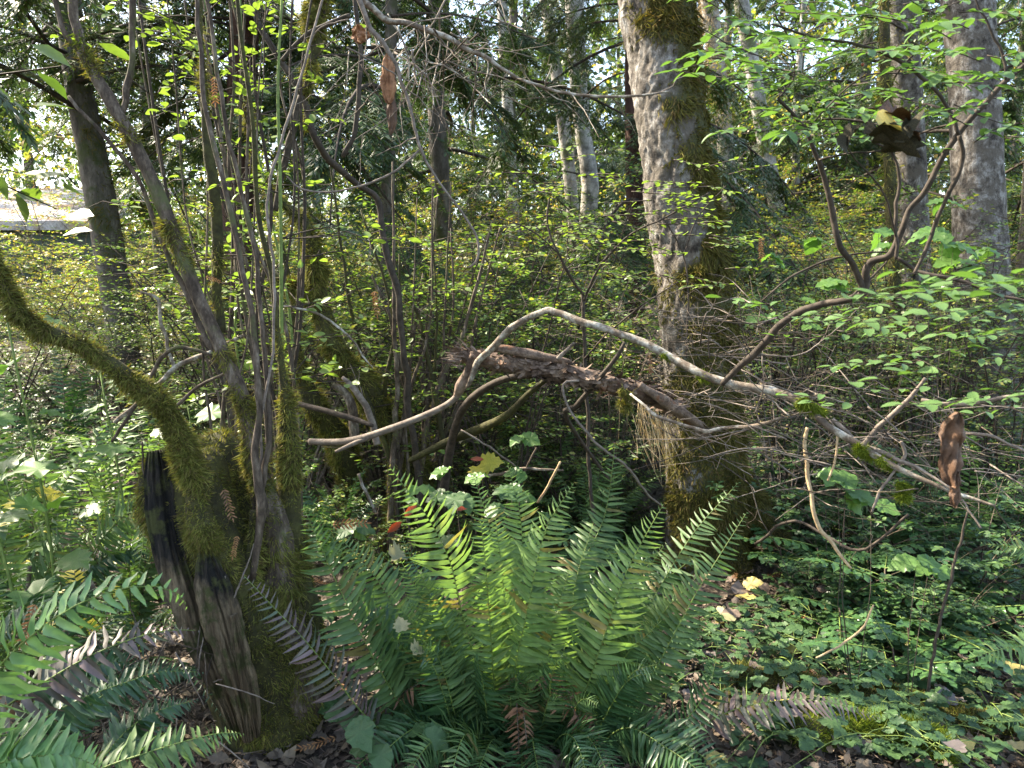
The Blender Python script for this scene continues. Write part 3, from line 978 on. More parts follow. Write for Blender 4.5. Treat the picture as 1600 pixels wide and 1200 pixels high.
tree('alder_tree', 'slim pale alder pair, the straighter whiter trunk with a dark foot', 'tree',
     wtop([(912, 470, 13, 32), (915, 380, 13, 30), (922, 290, 13, 31), (910, 200, 13, 29), (902, 100, 13, 32), (897, 0, 13, 33), (890, -120, 13, 32)]), M['pale_bark'], 14, .05, 5,
     boughs=[(YEL + ALD, 2.6, 7, 9, 1.6, 2, .1), (ALD, 7.5, 13, 8, 3, 2, .2)])
tree('alder_tree', 'slim pale alder pair, the thinner kinked trunk', 'tree',
     wtop([(905, 450, 14, 24), (897, 350, 14, 23), (886, 240, 14, 23), (872, 130, 14, 22), (852, 0, 14, 21), (835, -120, 14, 20)]), M['pale_bark'], 12, .05, 5,
     boughs=[(YEL + ALD, 2.6, 7, 9, 1.6, 2, .1), (ALD, 7.5, 13, 8, 3, 2, .2)])
tree('alder_tree', 'faint grey alder trunk deep behind the huckleberry leaves', 'tree',
     wtop([(806, 420, 16, 20), (802, 320, 16, 20), (794, 180, 16, 19), (785, 20, 16, 18), (780, -100, 16, 17)]), M['pale_bark'], 12, .05, 5, boughs=[(ALD, 8, 13, 10, 3, 2, .2)])
tree('alder_tree', 'sunlit pale alder with shaggy moss just beyond the big mossy trunk', 'tree',
     wtop([(1140, 330, 16, 30), (1132, 200, 16, 30), (1122, 120, 16, 30), (1108, 0, 16, 30), (1098, -100, 16, 28)]), M['pale_bark'], 12, .05, 5, boughs=[(YEL + ALD, 2.8, 8, 12, 1.8, 2.2, .1), (ALD, 8, 14, 8, 3, 2, .2)],
     moss_n=7000, moss_key='straw', moss_len=.16, moss_w=.014, moss_mask=lambda P, N: np.clip((P[:, 2] - 4.6) * 1.5 + fbm(P * 2, 3), 0, 1))
tree('alder_tree', 'sunlit thin pale alder leaning over the bright slope', 'tree',
     wtop([(1215, 330, 15, 28), (1198, 240, 15, 27), (1180, 130, 15, 27), (1158, 0, 15, 26), (1145, -100, 15, 25)]), M['pale_bark'], 12, .05, 5, boughs=[(YEL + ALD, 2.8, 8, 12, 1.8, 2.2, .1), (ALD, 8, 14, 8, 3, 2, .2)])
tree('alder_tree', 'grey and yellow mossed alder behind the blackened hanging leaf', 'tree',
     wtop([(1440, 640, 7.6, 72), (1430, 500, 7.6, 60), (1424, 330, 7.6, 56), (1416, 180, 7.6, 58), (1406, 60, 7.6, 60), (1400, -80, 7.6, 58)]), M['alder'], 20, .06, 5, boughs=[(ALD, 2.4, 5.5, 10, 1.3, 1.8, .1), (ALD, 5.5, 13, 12, 3, 2, .2)],
     moss_n=16000, moss_key='moss', moss_len=.07, moss_w=.009, moss_mask=lambda P, N: np.clip(fbm(P * 3, 3) * 3 - .3 + (P[:, 2] < 1.7) * 1.2, 0, 1) * (P[:, 2] < 5))
tree('alder_tree', 'stout pale lichened alder standing at the edge of the wood beside the glossy shrubs', 'tree',
     wtop([(1545, 700, 6.4, 112), (1540, 600, 6.4, 100), (1535, 450, 6.4, 92), (1528, 300, 6.4, 84), (1522, 150, 6.4, 80), (1512, 0, 6.4, 82), (1505, -120, 6.4, 80)]), M['alder'], 32, .05, 7, boughs=[(ALD, 2.2, 5.0, 9, 1.2, 1.6, .1), (ALD, 5, 13, 12, 3, 2, .2)],
     moss_n=14000, moss_key='moss_dark', moss_len=.055, moss_w=.007, moss_mask=lambda P, N: np.clip(fbm(P * 3, 3) * 2.4 - .5 + np.clip(N[:, 0], 0, 1) * .9, 0, 1) * (P[:, 2] < 4.5))
tree('young_alder', 'thin mossy green pole between the two stout lichened alders', 'tree',
     wtop([(1408, 760, 5.6, 24), (1402, 600, 5.6, 22), (1398, 450, 5.6, 20), (1392, 300, 5.6, 20), (1385, 150, 5.6, 18), (1380, -50, 5.6, 16)], h=5), M['mossy_bark'], 10, .1, 8, boughs=[(ALD, 4.5, 8, 8, 1.6, 1.2, .2)],
     moss_n=7000, moss_key='moss', moss_len=.05, moss_w=.006)
tree('young_fir', 'skinny dark sapling trunk rising behind the hanging strip of peeled bark', 'tree',
     wtop([(600, 640, 8, 26), (604, 450, 8, 24), (606, 300, 8, 24), (610, 120, 8, 22), (612, -60, 8, 20)]), M['fir_bark'], 10, .08, 6, boughs=[(HEM, 3.3, 8, 22, 2.6, 2.0, -.15)])

# hemlocks and cedars of the wood behind
def conifer(px, d, h, r, label, kind=HEM, z0=1.2, l0=4.0, cnt=None, m='fir_bark', lean=0.0, group=None, dens=3.4, name='hemlock_tree'):
    x = float(at(px, 600, d)[0])
    g = gz(x, d)
    zz = np.linspace(-.1, h, 16)
    P = np.stack([x + lean * zz + .05 * np.sin(zz), np.full(16, d) + .04 * np.cos(zz * .7), g + zz], 1)
    return tree(name, label, 'tree', (P, np.linspace(r * 1.1, r * .25, 16)), M[m], 12, .08, 4, group,
                boughs=[(kind, g + z0, g + h * .98, int((h - z0) * dens) if cnt is None else cnt, l0, l0 * .35, -.12)])

GB = 'dark evergreens of the wood behind'
LB = 'dark green hemlock with drooping boughs standing deep in the wood'
conifer(-110, 11.5, 9, .16, 'hemlock with drooping boughs beside the shed roof', l0=2.8, z0=3.6, dens=2.0)
conifer(255, 13.5, 9, .12, 'thin hemlock between the leaning fir and the cedar', l0=3.6, z0=4.2, dens=2.8)
conifer(70, 24, 13, .16, 'tall hemlock rising far behind the shed', l0=5.5, z0=5, dens=3.2)
conifer(-10, 19, 12, .14, 'tall hemlock with its trunk half hidden by the shed', l0=4.6, z0=5.6, dens=2.6)
conifer(690, 12, 10, .17, 'hemlock with long dark drooping boughs behind the hanging peeled bark', l0=4.4, z0=3.0, dens=3.0)
conifer(985, 10.5, 9, .15, 'blue green cedar with hanging sprays close behind the big alder', CED, 1.0, 3.6, m='cedar_bark', name='cedar_tree')
conifer(1590, 10.5, 9, .16, 'dark hemlock behind the stout pale alder at the wood edge', l0=3.8, z0=1.4)
for px, d in ((800, 19), (1010, 21), (1400, 17), (700, 25), (900, 27), (1480, 22), (620, 31), (1230, 27), (1120, 24), (1330, 22), (1080, 33), (820, 35), (1350, 34), (1560, 28), (960, 40), (740, 42)):
    conifer(px, d, min(1.5 + d * .46, 13), .2, 'dark hemlock with drooping boughs ' + zone(px, d)[0] + (' at the back' if d < 30 else ' at the far back'), HEM if R.random() < .7 else CED, 2.0, 5.0 + d * .04, group=GB, dens=2.2)
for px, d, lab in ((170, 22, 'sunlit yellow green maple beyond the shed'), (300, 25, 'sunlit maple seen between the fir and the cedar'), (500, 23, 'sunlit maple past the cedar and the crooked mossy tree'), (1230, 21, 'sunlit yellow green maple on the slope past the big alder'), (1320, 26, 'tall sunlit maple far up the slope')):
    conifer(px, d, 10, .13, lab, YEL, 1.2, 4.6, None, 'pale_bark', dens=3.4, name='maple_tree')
# unseen trees added on the sunny side so their crowns cast dappled shade
GS = 'trees outside the view shading the clearing'
for x, y, h, l0, z0, dn in SHADE_TREES:
    g = gz(x, y)
    zz = np.linspace(-.1, h, 14)
    P = np.stack([x + .02 * zz, np.full(14, y), g + zz], 1)
    tree('hemlock_tree', 'unseen hemlock added on the sunny side to shade the clearing', 'tree', (P, np.linspace(.2, .04, 14)), M['fir_bark'], 10, .08, 4, GS,
         boughs=[(HEM + ALD, g + z0, g + h, int((h - z0) * dn), l0, l0 * .4, -.1)])
# ------------------------------------------------------------------ mossy stump
def low_mask(fn):
    return fn
sp, sr = pxpath([(465, 1260, 2.42, 150), (440, 1180, 2.42, 165), (415, 1090, 2.42, 175), (378, 990, 2.40, 170), (345, 900, 2.40, 165), (318, 820, 2.40, 150), (303, 760, 2.40, 140), (296, 722, 2.40, 126), (294, 706, 2.40, 96)], 46)
stump = thing('tree_stump', 'leaning burnt stump with a charred side, split grey wood and mossy top', 'stump', (sp[0][0], sp[0][1], gz(sp[0][0], sp[0][1])))
def stump_lobes(s, a):
    return 1 + .10 * np.cos(a * 3 + 1) + .06 * np.cos(a * 7 + s * 4) + .04 * np.cos(a * 13 + s * 2)
V, F = tube(sp, sr, 56, .12, 9, 4, lobes=stump_lobes)
sbody = part('body', (V, F), M['mossy_bark'], stump)
def stump_mask(P, N):
    nz = fbm(P * 8, 14)
    left = P[:, 0] - np.interp(P[:, 2], sp[:, 2], sp[:, 0] - sr * .45)
    bare = np.clip(left / .05 + .5 + nz * 1.2, 0, 1)
    mid = np.clip(np.abs(P[:, 2] - .60) / .10 + nz * 1.6 + .3, 0, 1)
    return np.clip(bare * np.maximum(mid, N[:, 2] * 2) + np.clip(N[:, 2] - .3, 0, 1) * 2, 0, 1)
part('moss', moss(V, F, 70000, .018, .0034, .4, stump_mask), M['moss'], sbody, kind='stuff')
# back lobe of the rim, a mossy mound
p, r = pxpath([(420, 980, 2.55, 130), (398, 890, 2.55, 140), (372, 800, 2.55, 140), (348, 735, 2.55, 118), (334, 695, 2.55, 84), (328, 678, 2.55, 40)], 26)
v, f = tube(p, r, 30, .14, 9, 6)
rim = part('rim', (v, f), M['mossy_bark'], stump)
part('moss', moss(v, f, 30000, .026, .0030, .55), M['moss'], rim, kind='stuff')
p, r = pxpath([(262, 850, 2.45, 50), (246, 800, 2.45, 54), (236, 755, 2.45, 46), (240, 715, 2.45, 24)], 14)
v, f = tube(p, r, 16, .12, 9, 9)
kn = part('rim', (v, f), M['mossy_bark'], stump)
part('moss', moss(v, f, 8000, .03, .003, .7), M['moss'], kn, kind='stuff')

def plank(L, thick, n=70, m=25, seed=0, rag=.16):
    """a split slab of wood along a photo path: fibres and cracks run along it, ragged edges"""
    p, r = pxpath(L, n)
    T = nrm(np.gradient(p, axis=0))
    view = nrm(EYE - p)
    S = nrm(np.cross(T, view))
    Nf = np.cross(S, T)
    u = np.linspace(-1, 1, m)
    ln_ = np.stack([np.linspace(0, 14, n), np.full(n, seed * 1.7), np.zeros(n)], 1)
    r = r * (1 + rag * fbm(ln_, seed))
    p = p + S * (r * rag * .5 * fbm(ln_ + 5, seed))[:, None]
    q = np.stack([np.repeat(np.linspace(0, 3, n)[:, None], m, 1), np.repeat(u[None] * 2.2, n, 0), np.zeros((n, m)) + seed * 2.3], -1)
    fib = fbm(q * [.7, 3.2, 1], seed, 3)
    crack = np.clip(np.abs(vnoise(q * [.6, 2.6, 1], seed + 5)) * 5, 0, 1)
    h = thick * (1 - u[None] ** 2 * .7) * (.75 + .7 * fib) * (.35 + .65 * crack)
    fr = p[:, None] + S[:, None] * (u[None, :, None] * r[:, None, None]) + Nf[:, None] * h[..., None]
    bk = p[:, None] + S[:, None] * (u[None, :, None] * r[:, None, None]) - Nf[:, None] * .05
    k = np.arange(n * m).reshape(n, m)
    def quads(a, b, c, d):
        return np.concatenate([np.stack([a.ravel(), b.ravel(), c.ravel()], 1), np.stack([a.ravel(), c.ravel(), d.ravel()], 1)])
    F1 = quads(k[:-1, :-1], k[1:, :-1], k[1:, 1:], k[:-1, 1:])
    kb = k + n * m
    F2 = quads(kb[:-1, :-1], kb[:-1, 1:], kb[1:, 1:], kb[1:, :-1])
    sd = [quads(k[:-1, 0], kb[:-1, 0], kb[1:, 0], k[1:, 0]), quads(k[:-1, -1], k[1:, -1], kb[1:, -1], kb[:-1, -1]),
          quads(k[0, :-1], k[0, 1:], kb[0, 1:], kb[0, :-1]), quads(k[-1, :-1], kb[-1, :-1], kb[-1, 1:], k[-1, 1:])]
    return np.vstack([fr.reshape(-1, 3), bk.reshape(-1, 3)]), np.vstack([F1, F2] + sd)

for L, th, sd_, lb_ in (([(244, 704, 2.31, 30), (252, 770, 2.29, 56), (266, 850, 2.28, 66), (290, 930, 2.27, 66), (315, 1000, 2.27, 56), (340, 1060, 2.27, 44), (362, 1120, 2.28, 26), (370, 1150, 2.29, 14)], .03, 2, 'charred black side of the stump running down into bare grey wood'),
                        ([(320, 850, 2.23, 20), (330, 910, 2.21, 60), (348, 970, 2.20, 70), (366, 1040, 2.20, 56), (380, 1100, 2.21, 40), (388, 1155, 2.22, 20)], .03, 7, 'split strip of burnt and weathered wood'),
                        ([(364, 960, 2.20, 16), (380, 1030, 2.19, 30), (394, 1090, 2.19, 28), (402, 1150, 2.2, 12)], .02, 17, None)):
    slab = part('wood_slab', plank(L, th, seed=sd_), M['stump_wood'], stump, label=lb_)
# ------------------------------------------------------------------ vine maple growing on the stump
vm = thing('vine_maple', 'moss draped vine maple whose stems arch out of the burnt stump', 'tree', (sp[0][0] + .08, sp[0][1] + .05, gz(sp[0][0], sp[0][1])))
def mossy_stem(L, nm, mat='mossy_bark', key='moss', ml=.03, n=12, parent=None, mask=None, name='stem', down=.6, w=.003, amp=.2, seed=1):
    ml = ml * .8
    m0 = mask
    mask = lambda P, N: (m0(P, N) if m0 is not None else 1.0) * np.clip(fbm(P * 9, 55) * 3.2 + .95 + N[:, 2] * .3, .06, 1)
    p, r = pxpath(L)
    r = r * (.78 if nm else .88)
    p = kink(p, r, .7, seed + L[0][0] * .01)
    v, f = tube(p, r, n, amp, 12, seed)
    o = part(name, (v, f), M[mat], parent if parent is not None else vm)
    if nm:
        part('moss', moss(v, f, nm, ml, w, down, mask), M[key], o, kind='stuff')
    return o, p, r
mossy_stem([(362, 905, 2.27, 32), (352, 878, 2.27, 56), (335, 828, 2.26, 64), (305, 752, 2.25, 53), (278, 685, 2.24, 43), (243, 632, 2.22, 40), (190, 590, 2.20, 37), (120, 543, 2.16, 32), (50, 497, 2.12, 29), (14, 450, 2.10, 26), (-8, 400, 2.08, 22), (-40, 290, 2.05, 21), (-90, 150, 2.0, 18)], 62000, ml=.024, n=18)
patch = lambda P, N: np.clip(fbm(P * 7, 4) * 3.5 + .35 - (P[:, 2] > 1.75) * (P[:, 2] < 1.98) * 1.6, 0, 1)
mossy_stem([(452, 1240, 2.42, 130), (448, 1100, 2.42, 118), (436, 960, 2.42, 100), (428, 860, 2.42, 84), (418, 780, 2.42, 66), (404, 700, 2.42, 46), (383, 625, 2.42, 36), (352, 560, 2.42, 32), (325, 500, 2.42, 32), (300, 445, 2.42, 30), (272, 375, 2.42, 30), (252, 325, 2.42, 30), (228, 265, 2.42, 30), (205, 210, 2.42, 31), (180, 165, 2.42, 30), (150, 120, 2.42, 26), (128, 80, 2.42, 22)], 60000, mat='brown_stem', ml=.028, n=18, mask=lambda P, N: np.maximum(patch(P, N), (P[:, 2] < 1.35) * 1.0 * (1 - .25 * (P[:, 2] > 1.2))))
mossy_stem([(130, 82, 2.42, 18), (122, 50, 2.42, 21), (116, 10, 2.42, 20), (108, -60, 2.42, 18)], 1800, mat='brown_stem', key='moss_green', ml=.02, mask=patch)
mossy_stem([(126, 86, 2.42, 12), (106, 55, 2.42, 12), (92, 25, 2.42, 11), (80, -40, 2.42, 10)], 300, mat='brown_stem', mask=patch)
mossy_stem([(190, 180, 2.42, 14), (198, 140, 2.42, 13), (206, 80, 2.42, 12), (211, 0, 2.42, 12), (213, -60, 2.42, 11)], 0, mat='brown_stem')
mossy_stem([(352, 565, 2.44, 14), (318, 520, 2.44, 12), (290, 460, 2.44, 11), (255, 380, 2.44, 10), (225, 300, 2.44, 9), (180, 230, 2.44, 8), (105, 150, 2.44, 7)], 0, mat='brown_stem')
mossy_stem([(478, 1200, 2.46, 110), (474, 1060, 2.46, 108), (470, 950, 2.46, 96), (465, 860, 2.46, 74), (456, 780, 2.46, 56), (450, 710, 2.46, 46), (446, 650, 2.46, 34), (440, 590, 2.46, 18), (433, 520, 2.46, 14), (424, 430, 2.46, 12), (405, 330, 2.46, 11), (396, 200, 2.46, 10), (376, 60, 2.46, 9), (366, -60, 2.46, 8)], 42000, ml=.028, n=16, mask=lambda P, N: (P[:, 2] < 1.42) * 1.0)
mossy_stem([(405, 1010, 2.34, 40), (400, 930, 2.34, 46), (398, 860, 2.34, 36), (402, 800, 2.34, 26)], 6000, ml=.03, n=12)
mossy_stem([(395, 905, 2.30, 12), (404, 830, 2.30, 18), (405, 790, 2.30, 24), (398, 730, 2.30, 17), (404, 650, 2.31, 14), (402, 560, 2.32, 13), (386, 450, 2.33, 12), (360, 330, 2.34, 11), (330, 210, 2.35, 10), (314, 90, 2.36, 9), (304, -60, 2.37, 8)], 0, mat='brown_stem')
mossy_stem([(405, 800, 2.31, 15), (416, 720, 2.33, 12), (420, 620, 2.35, 11), (408, 500, 2.37, 10), (396, 380, 2.4, 10), (360, 230, 2.4, 9), (338, 100, 2.4, 8), (318, -60, 2.4, 8)], 0, mat='brown_stem')
mossy_stem([(410, 770, 2.35, 7), (408, 660, 2.33, 6), (425, 560, 2.36, 6), (428, 430, 2.4, 6), (420, 300, 2.4, 6), (470, 120, 2.45, 5), (520, -60, 2.5, 4)], 0, mat='grey_twig')

# ------------------------------------------------------------------ bundle of slim brown stems behind, with leaves
sc0 = at(440, 800, 3.2)
sc0[2] = gz(sc0[0], sc0[1])
clump = thing('osoberry_clump', 'bundle of tall slim brown stems rising behind the mossy vine maple', 'shrub', sc0)
def stem_leaves(parent, P, n, s0, s1, size, meshes, up=.35, out=.9):
    T = nrm(np.gradient(P, axis=0))
    for k in range(n):
        s = R.uniform(s0, s1) * (len(P) - 1)
        i = int(s)
        d = rand_dirs(1)[0] * [1, 1, .25] * out + T[i] * .3
        N = np.array([0, 0, 1]) + R.normal(0, up, 3)
        o = nrm(d) * R.uniform(.0, .05)
        inst('leaf', meshes[R.integers(len(meshes))], parent, P[i] + o, d, N, size * R.uniform(.7, 1.2))
for k in range(22):
    b = (R.uniform(330, 470), R.uniform(690, 800), R.uniform(2.8, 3.5))
    tx = b[0] + R.normal(-55, 75)
    w = R.uniform(3.5, 8.5)
    d = b[2]
    gy = at(b[0], b[1], d)
    L = [(b[0] + 5, 880, d, w), (b[0], b[1] - 60, d, w), (b[0] * .75 + tx * .25 + R.normal(0, 14), 520 + R.normal(0, 20), d, w * .9), (b[0] * .45 + tx * .55 + R.normal(0, 16), 320 + R.normal(0, 20), d, w * .8), (b[0] * .2 + tx * .8 + R.normal(0, 14), 120, d, w * .65), (tx, -90, d, w * .45)]
    p, r = pxpath(L)
    p[0][2] = gz(p[0][0], p[0][1]) - .02
    g = k % 8 == 3
    st = part('stem', tube(p, r, 7, .08, 20, k), M['green_stem' if g else ('brown_stem' if k % 3 else 'dark_stem')], clump)
    for j in range(R.integers(4, 8)):
        i = R.integers(10, len(p) - 2)
        dr = nrm(np.array([R.normal(), R.normal() * .6, R.uniform(.0, .9)]))
        ln = R.uniform(.15, .6)
        u = np.linspace(0, 1, 6)[:, None]
        q = p[i] + dr * ln * u + R.normal(0, .02, (6, 3)) * u + np.array([0, 0, -.15 * ln]) * u ** 2
        tw = part('twig', tube(q, np.linspace(.0028, .001, 6), 4), M['dark_stem'], st)
        stem_leaves(clump, q, int(R.integers(5, 10)), .3, 1, .045, LEAF_HUCK, .35)
# short mossy post wrapped in the bundle
mossy_stem([(345, 520, 2.75, 22), (340, 430, 2.75, 24), (335, 320, 2.75, 26), (326, 250, 2.75, 22), (320, 180, 2.75, 16), (316, 90, 2.75, 10), (312, -50, 2.75, 8)], 9000, parent=clump, ml=.03, mask=lambda P, N: np.clip(fbm(P * 4, 9) * 4 + .2, 0, 1))

# ------------------------------------------------------------------ crooked mossy tree in the middle distance
mb = at(645, 760, 4.5)
mt = thing('mossy_maple', 'crooked moss wrapped small tree leaning over the shaded hollow', 'tree', (mb[0], mb[1], gz(mb[0], mb[1])))
mossy_stem([(700, 890, 4.6, 70), (650, 760, 4.5, 66), (612, 670, 4.4, 62), (570, 605, 4.3, 58), (530, 545, 4.2, 44), (510, 490, 4.2, 40), (500, 430, 4.2, 42), (490, 385, 4.2, 38), (474, 345, 4.2, 26), (450, 322, 4.2, 17), (425, 300, 4.2, 14), (402, 262, 4.2, 12), (388, 190, 4.2, 11), (378, 60, 4.2, 9), (372, -80, 4.2, 8)], 52000, parent=mt, ml=.045, n=14, w=.0045, mask=lambda P, N: (P[:, 2] < 2.6) * 1.0)
mossy_stem([(500, 470, 4.2, 30), (470, 452, 4.2, 34), (445, 438, 4.2, 22), (420, 422, 4.2, 12), (395, 410, 4.2, 8)], 7000, parent=mt, ml=.045, w=.0045, name='branch')
mossy_stem([(560, 800, 4.8, 70), (530, 700, 4.7, 60), (500, 640, 4.6, 50), (478, 590, 4.6, 38), (462, 545, 4.6, 24), (455, 470, 4.6, 14), (440, 380, 4.6, 10)], 20000, parent=mt, ml=.045, w=.0045, mask=lambda P, N: (P[:, 2] < 1.3) * 1.0)
mossy_stem([(555, 690, 4.2, 22), (548, 640, 4.2, 20), (535, 612, 4.2, 18), (520, 600, 4.2, 12)], 0, mat='brown_stem', parent=mt, name='branch')

# moss laden limb hanging into view from above, with its dark crossing stems
lb = at(640, 860, 4.3)
hl = thing('vine_maple', 'dark thin vine maple with one fat moss laden limb near the sky gaps', 'tree', (lb[0], lb[1], gz(lb[0], lb[1])))
mossy_stem([(505, -80, 3.7, 30), (497, -10, 3.7, 34), (490, 45, 3.7, 34), (484, 85, 3.7, 22), (481, 130, 3.7, 10), (478, 200, 3.7, 9)], 12000, parent=hl, ml=.04, w=.004, name='branch')
for L in ([(660, 880, 4.2, 16), (655, 760, 4.2, 15), (640, 640, 4.1, 14), (630, 520, 4.0, 14), (612, 420, 4.0, 14), (600, 360, 4.0, 13), (588, 310, 4.0, 12), (560, 290, 3.9, 12), (520, 255, 3.8, 14), (492, 215, 3.7, 14), (475, 150, 3.7, 14), (440, 95, 3.7, 12), (412, 50, 3.7, 11), (380, -40, 3.7, 9)],
          [(475, 150, 3.7, 10), (485, 90, 3.7, 8), (500, 40, 3.7, 7), (525, -50, 3.7, 6)],
          [(430, 330, 3.6, 12), (440, 270, 3.6, 13), (460, 190, 3.6, 13), (470, 150, 3.6, 11)],
          [(536, 245, 3.5, 9), (552, 210, 3.5, 10), (560, 160, 3.5, 10), (562, 90, 3.5, 10), (556, 20, 3.5, 9), (552, -60, 3.5, 8)],
          [(440, 95, 3.3, 8), (470, 60, 3.3, 9), (510, 38, 3.3, 10), (548, 24, 3.3, 9)]):
    mossy_stem(L, 0, mat='dark_stem', parent=hl, name='branch', n=9)
p, r = pxpath([(548, 240, 3.5, 10), (640, 180, 3.5, 6), (700, 150, 3.5, 4)], 10)

# ------------------------------------------------------------------ clump of mossy shoots with pale green leaves
cb = at(650, 850, 4.5)
cb[2] = gz(cb[0], cb[1])
hc = thing('huckleberry_clump', 'clump of mossy upright shoots on a low mossy base with pale small leaves', 'shrub', cb)
p, r = pxpath([(640, 900, 4.5, 120), (640, 830, 4.5, 100), (642, 770, 4.5, 80), (645, 720, 4.5, 46), (646, 690, 4.5, 20)], 20)
v, f = tube(p, r, 24, .3, 6, 3)
bo = part('base', (v, f), M['mossy_bark'], hc)
part('moss', moss(v, f, 20000, .035, .0042, .6), M['moss'], bo, kind='stuff')
for k in range(17):
    bx = R.uniform(600, 705)
    d = R.uniform(4.2, 4.7)
    tx = bx + R.normal(0, 55)
    top = R.uniform(230, 480)
    w = R.uniform(7, 17)
    L = [(bx, 870, d, w), (bx + R.normal(0, 6), 740, d, w), (bx * .7 + tx * .3 + R.normal(0, 8), 620, d, w * .85), (bx * .4 + tx * .6 + R.normal(0, 12), 500, d, w * .6), (tx, top, d, w * .3)]
    o, p, r = mossy_stem(L, int(180 * w) if k % 2 else 0, mat='brown_stem' if k % 3 else 'mossy_bark', parent=hc, n=8, ml=.022, w=.004, mask=lambda P, N: (P[:, 2] < 1.0) * .8)
    for j in range(R.integers(3, 6)):
        i = R.integers(9, len(p) - 1)
        dr = nrm(np.array([R.normal(), -abs(R.normal()) * .8, R.uniform(-.1, .5)]))
        ln = R.uniform(.15, .45)
        u = np.linspace(0, 1, 6)[:, None]
        q = p[i] + dr * ln * u + R.normal(0, .02, (6, 3)) * u
        part('twig', tube(q, np.linspace(.003, .001, 6), 4), M['dark_stem'], o)
        stem_leaves(hc, q, int(R.integers(4, 8)), .3, 1, .04, LEAF_HUCK, .3)

# ------------------------------------------------------------------ dead log propped up, arching branch, sticks
lp = at(900, 640, 3.2)
log = thing('dead_log', 'broken dead log with flaking bark held up off the ground by branches', 'log', (lp[0], lp[1], 0))
def limb(L, m, parent, name='branch', n=10, amp=.12, seed=0, freq=14):
    p, r = pxpath(L, 9 * len(L))
    r = r * .74
    p = kink(p, r, .5, seed)
    return part(name, tube(p, r, n, amp, freq, seed), M[m], parent), p, r
limb([(716, 552, 3.25, 26), (745, 560, 3.25, 34), (790, 568, 3.22, 36), (840, 576, 3.2, 40), (900, 590, 3.2, 42), (955, 601, 3.2, 38), (1000, 610, 3.22, 40), (1030, 622, 3.25, 34), (1060, 645, 3.3, 26), (1092, 668, 3.35, 16)], 'dead_log', log, 'trunk', 28, .34)
v_, f_ = tube(*pxpath([(716, 552, 3.25, 26), (745, 560, 3.25, 34), (790, 568, 3.22, 36), (840, 576, 3.2, 40), (900, 590, 3.2, 42), (955, 601, 3.2, 38), (1000, 610, 3.22, 40), (1030, 622, 3.25, 34), (1060, 645, 3.3, 26)]), 20, .3)
v_ = v_ + (np.stack([np.interp(v_[:, 0], *(lambda p_: (p_[:, 0], p_[:, k_]))(pxpath([(716, 552, 3.25, 26), (745, 560, 3.25, 34), (790, 568, 3.22, 36), (840, 576, 3.2, 40), (900, 590, 3.2, 42), (955, 601, 3.2, 38), (1000, 610, 3.22, 40), (1030, 622, 3.25, 34), (1060, 645, 3.3, 26)])[0])) for k_ in range(3)], 1) - v_) * [[0, .24, .24]]
P_, N_ = scatter(v_, f_, 900)
part('bark', blades(P_ + N_ * .002, np.array([1, 0, -.15]) * R.choice([-1, 1], (900, 1)) + R.normal(0, .4, (900, 3)), N_, R.uniform(.015, .06, 900), R.uniform(.008, .022, 900), [(0, .7), (.4, 1), (.8, .7), (1, .2)], bend=R.uniform(0, .35, 900), fold=.05), M['dead_log'], log, kind='stuff')
limb([(762, 546, 3.18, 14), (790, 546, 3.18, 22), (825, 552, 3.18, 24), (865, 562, 3.18, 20), (892, 566, 3.18, 10)], 'dead_log', log, 'bark_slab', 14, .3, 3)
limb([(1000, 600, 3.16, 16), (1035, 622, 3.18, 28), (1062, 642, 3.2, 26), (1088, 662, 3.24, 18), (1098, 670, 3.26, 10)], 'dead_log', log, 'bark_slab', 12, .3, 5)
limb([(742, 555, 3.22, 24), (733, 580, 3.25, 22), (722, 602, 3.28, 26), (712, 624, 3.32, 14)], 'dead_log', log, 'branch_stub', 12, .25, 6)
limb([(872, 560, 3.15, 12), (888, 546, 3.12, 9), (897, 536, 3.1, 6)], 'grey_twig', log, 'branch_stub', 8)
c_ = at(722, 554, 3.25)
n_ = 60
part('splinter', blades(c_ + R.normal(0, [.012, .03, .022], (n_, 3)), np.array([-1, 0, .1]) + R.normal(0, .25, (n_, 3)), rand_dirs(n_), R.uniform(.03, .09, n_), R.uniform(.004, .012, n_), STRAND, fold=.2), M['dead_log'], log, kind='stuff')
c_ = at(1090, 667, 3.3)
part('splinter', blades(c_ + R.normal(0, [.012, .02, .015], (n_, 3)), np.array([1, 0, -.7]) + R.normal(0, .25, (n_, 3)), rand_dirs(n_), R.uniform(.03, .08, n_), R.uniform(.004, .012, n_), STRAND, fold=.2), M['dead_log'], log, kind='stuff')
# the leaning supports under it
for L, m_, lab in (([(690, 800, 4.0, 16), (700, 720, 3.9, 16), (716, 655, 3.7, 15), (740, 620, 3.5, 15), (790, 592, 3.35, 13), (860, 585, 3.3, 10)], 'dark_stem', 'dark bent stem rising from the mossy clump to prop the dead log'),
                   ([(640, 720, 4.0, 10), (700, 690, 3.9, 15), (745, 672, 3.7, 17), (790, 650, 3.5, 14), (826, 615, 3.4, 12), (855, 592, 3.35, 9)], 'mossy_bark', 'mossy stick slanting up under the dead log'),
                   ([(955, 755, 3.9, 5), (886, 655, 3.4, 8), (900, 635, 3.3, 11), (925, 605, 3.2, 9), (962, 560, 3.1, 8), (976, 535, 3.08, 6)], 'dark_stem', 'dark forked twig crossing in front of the dead log')):
    p, r = pxpath(L)
    solo('leaning_stick', tube(p, r, 8, .12, 14), M[m_], lab, 'stick')

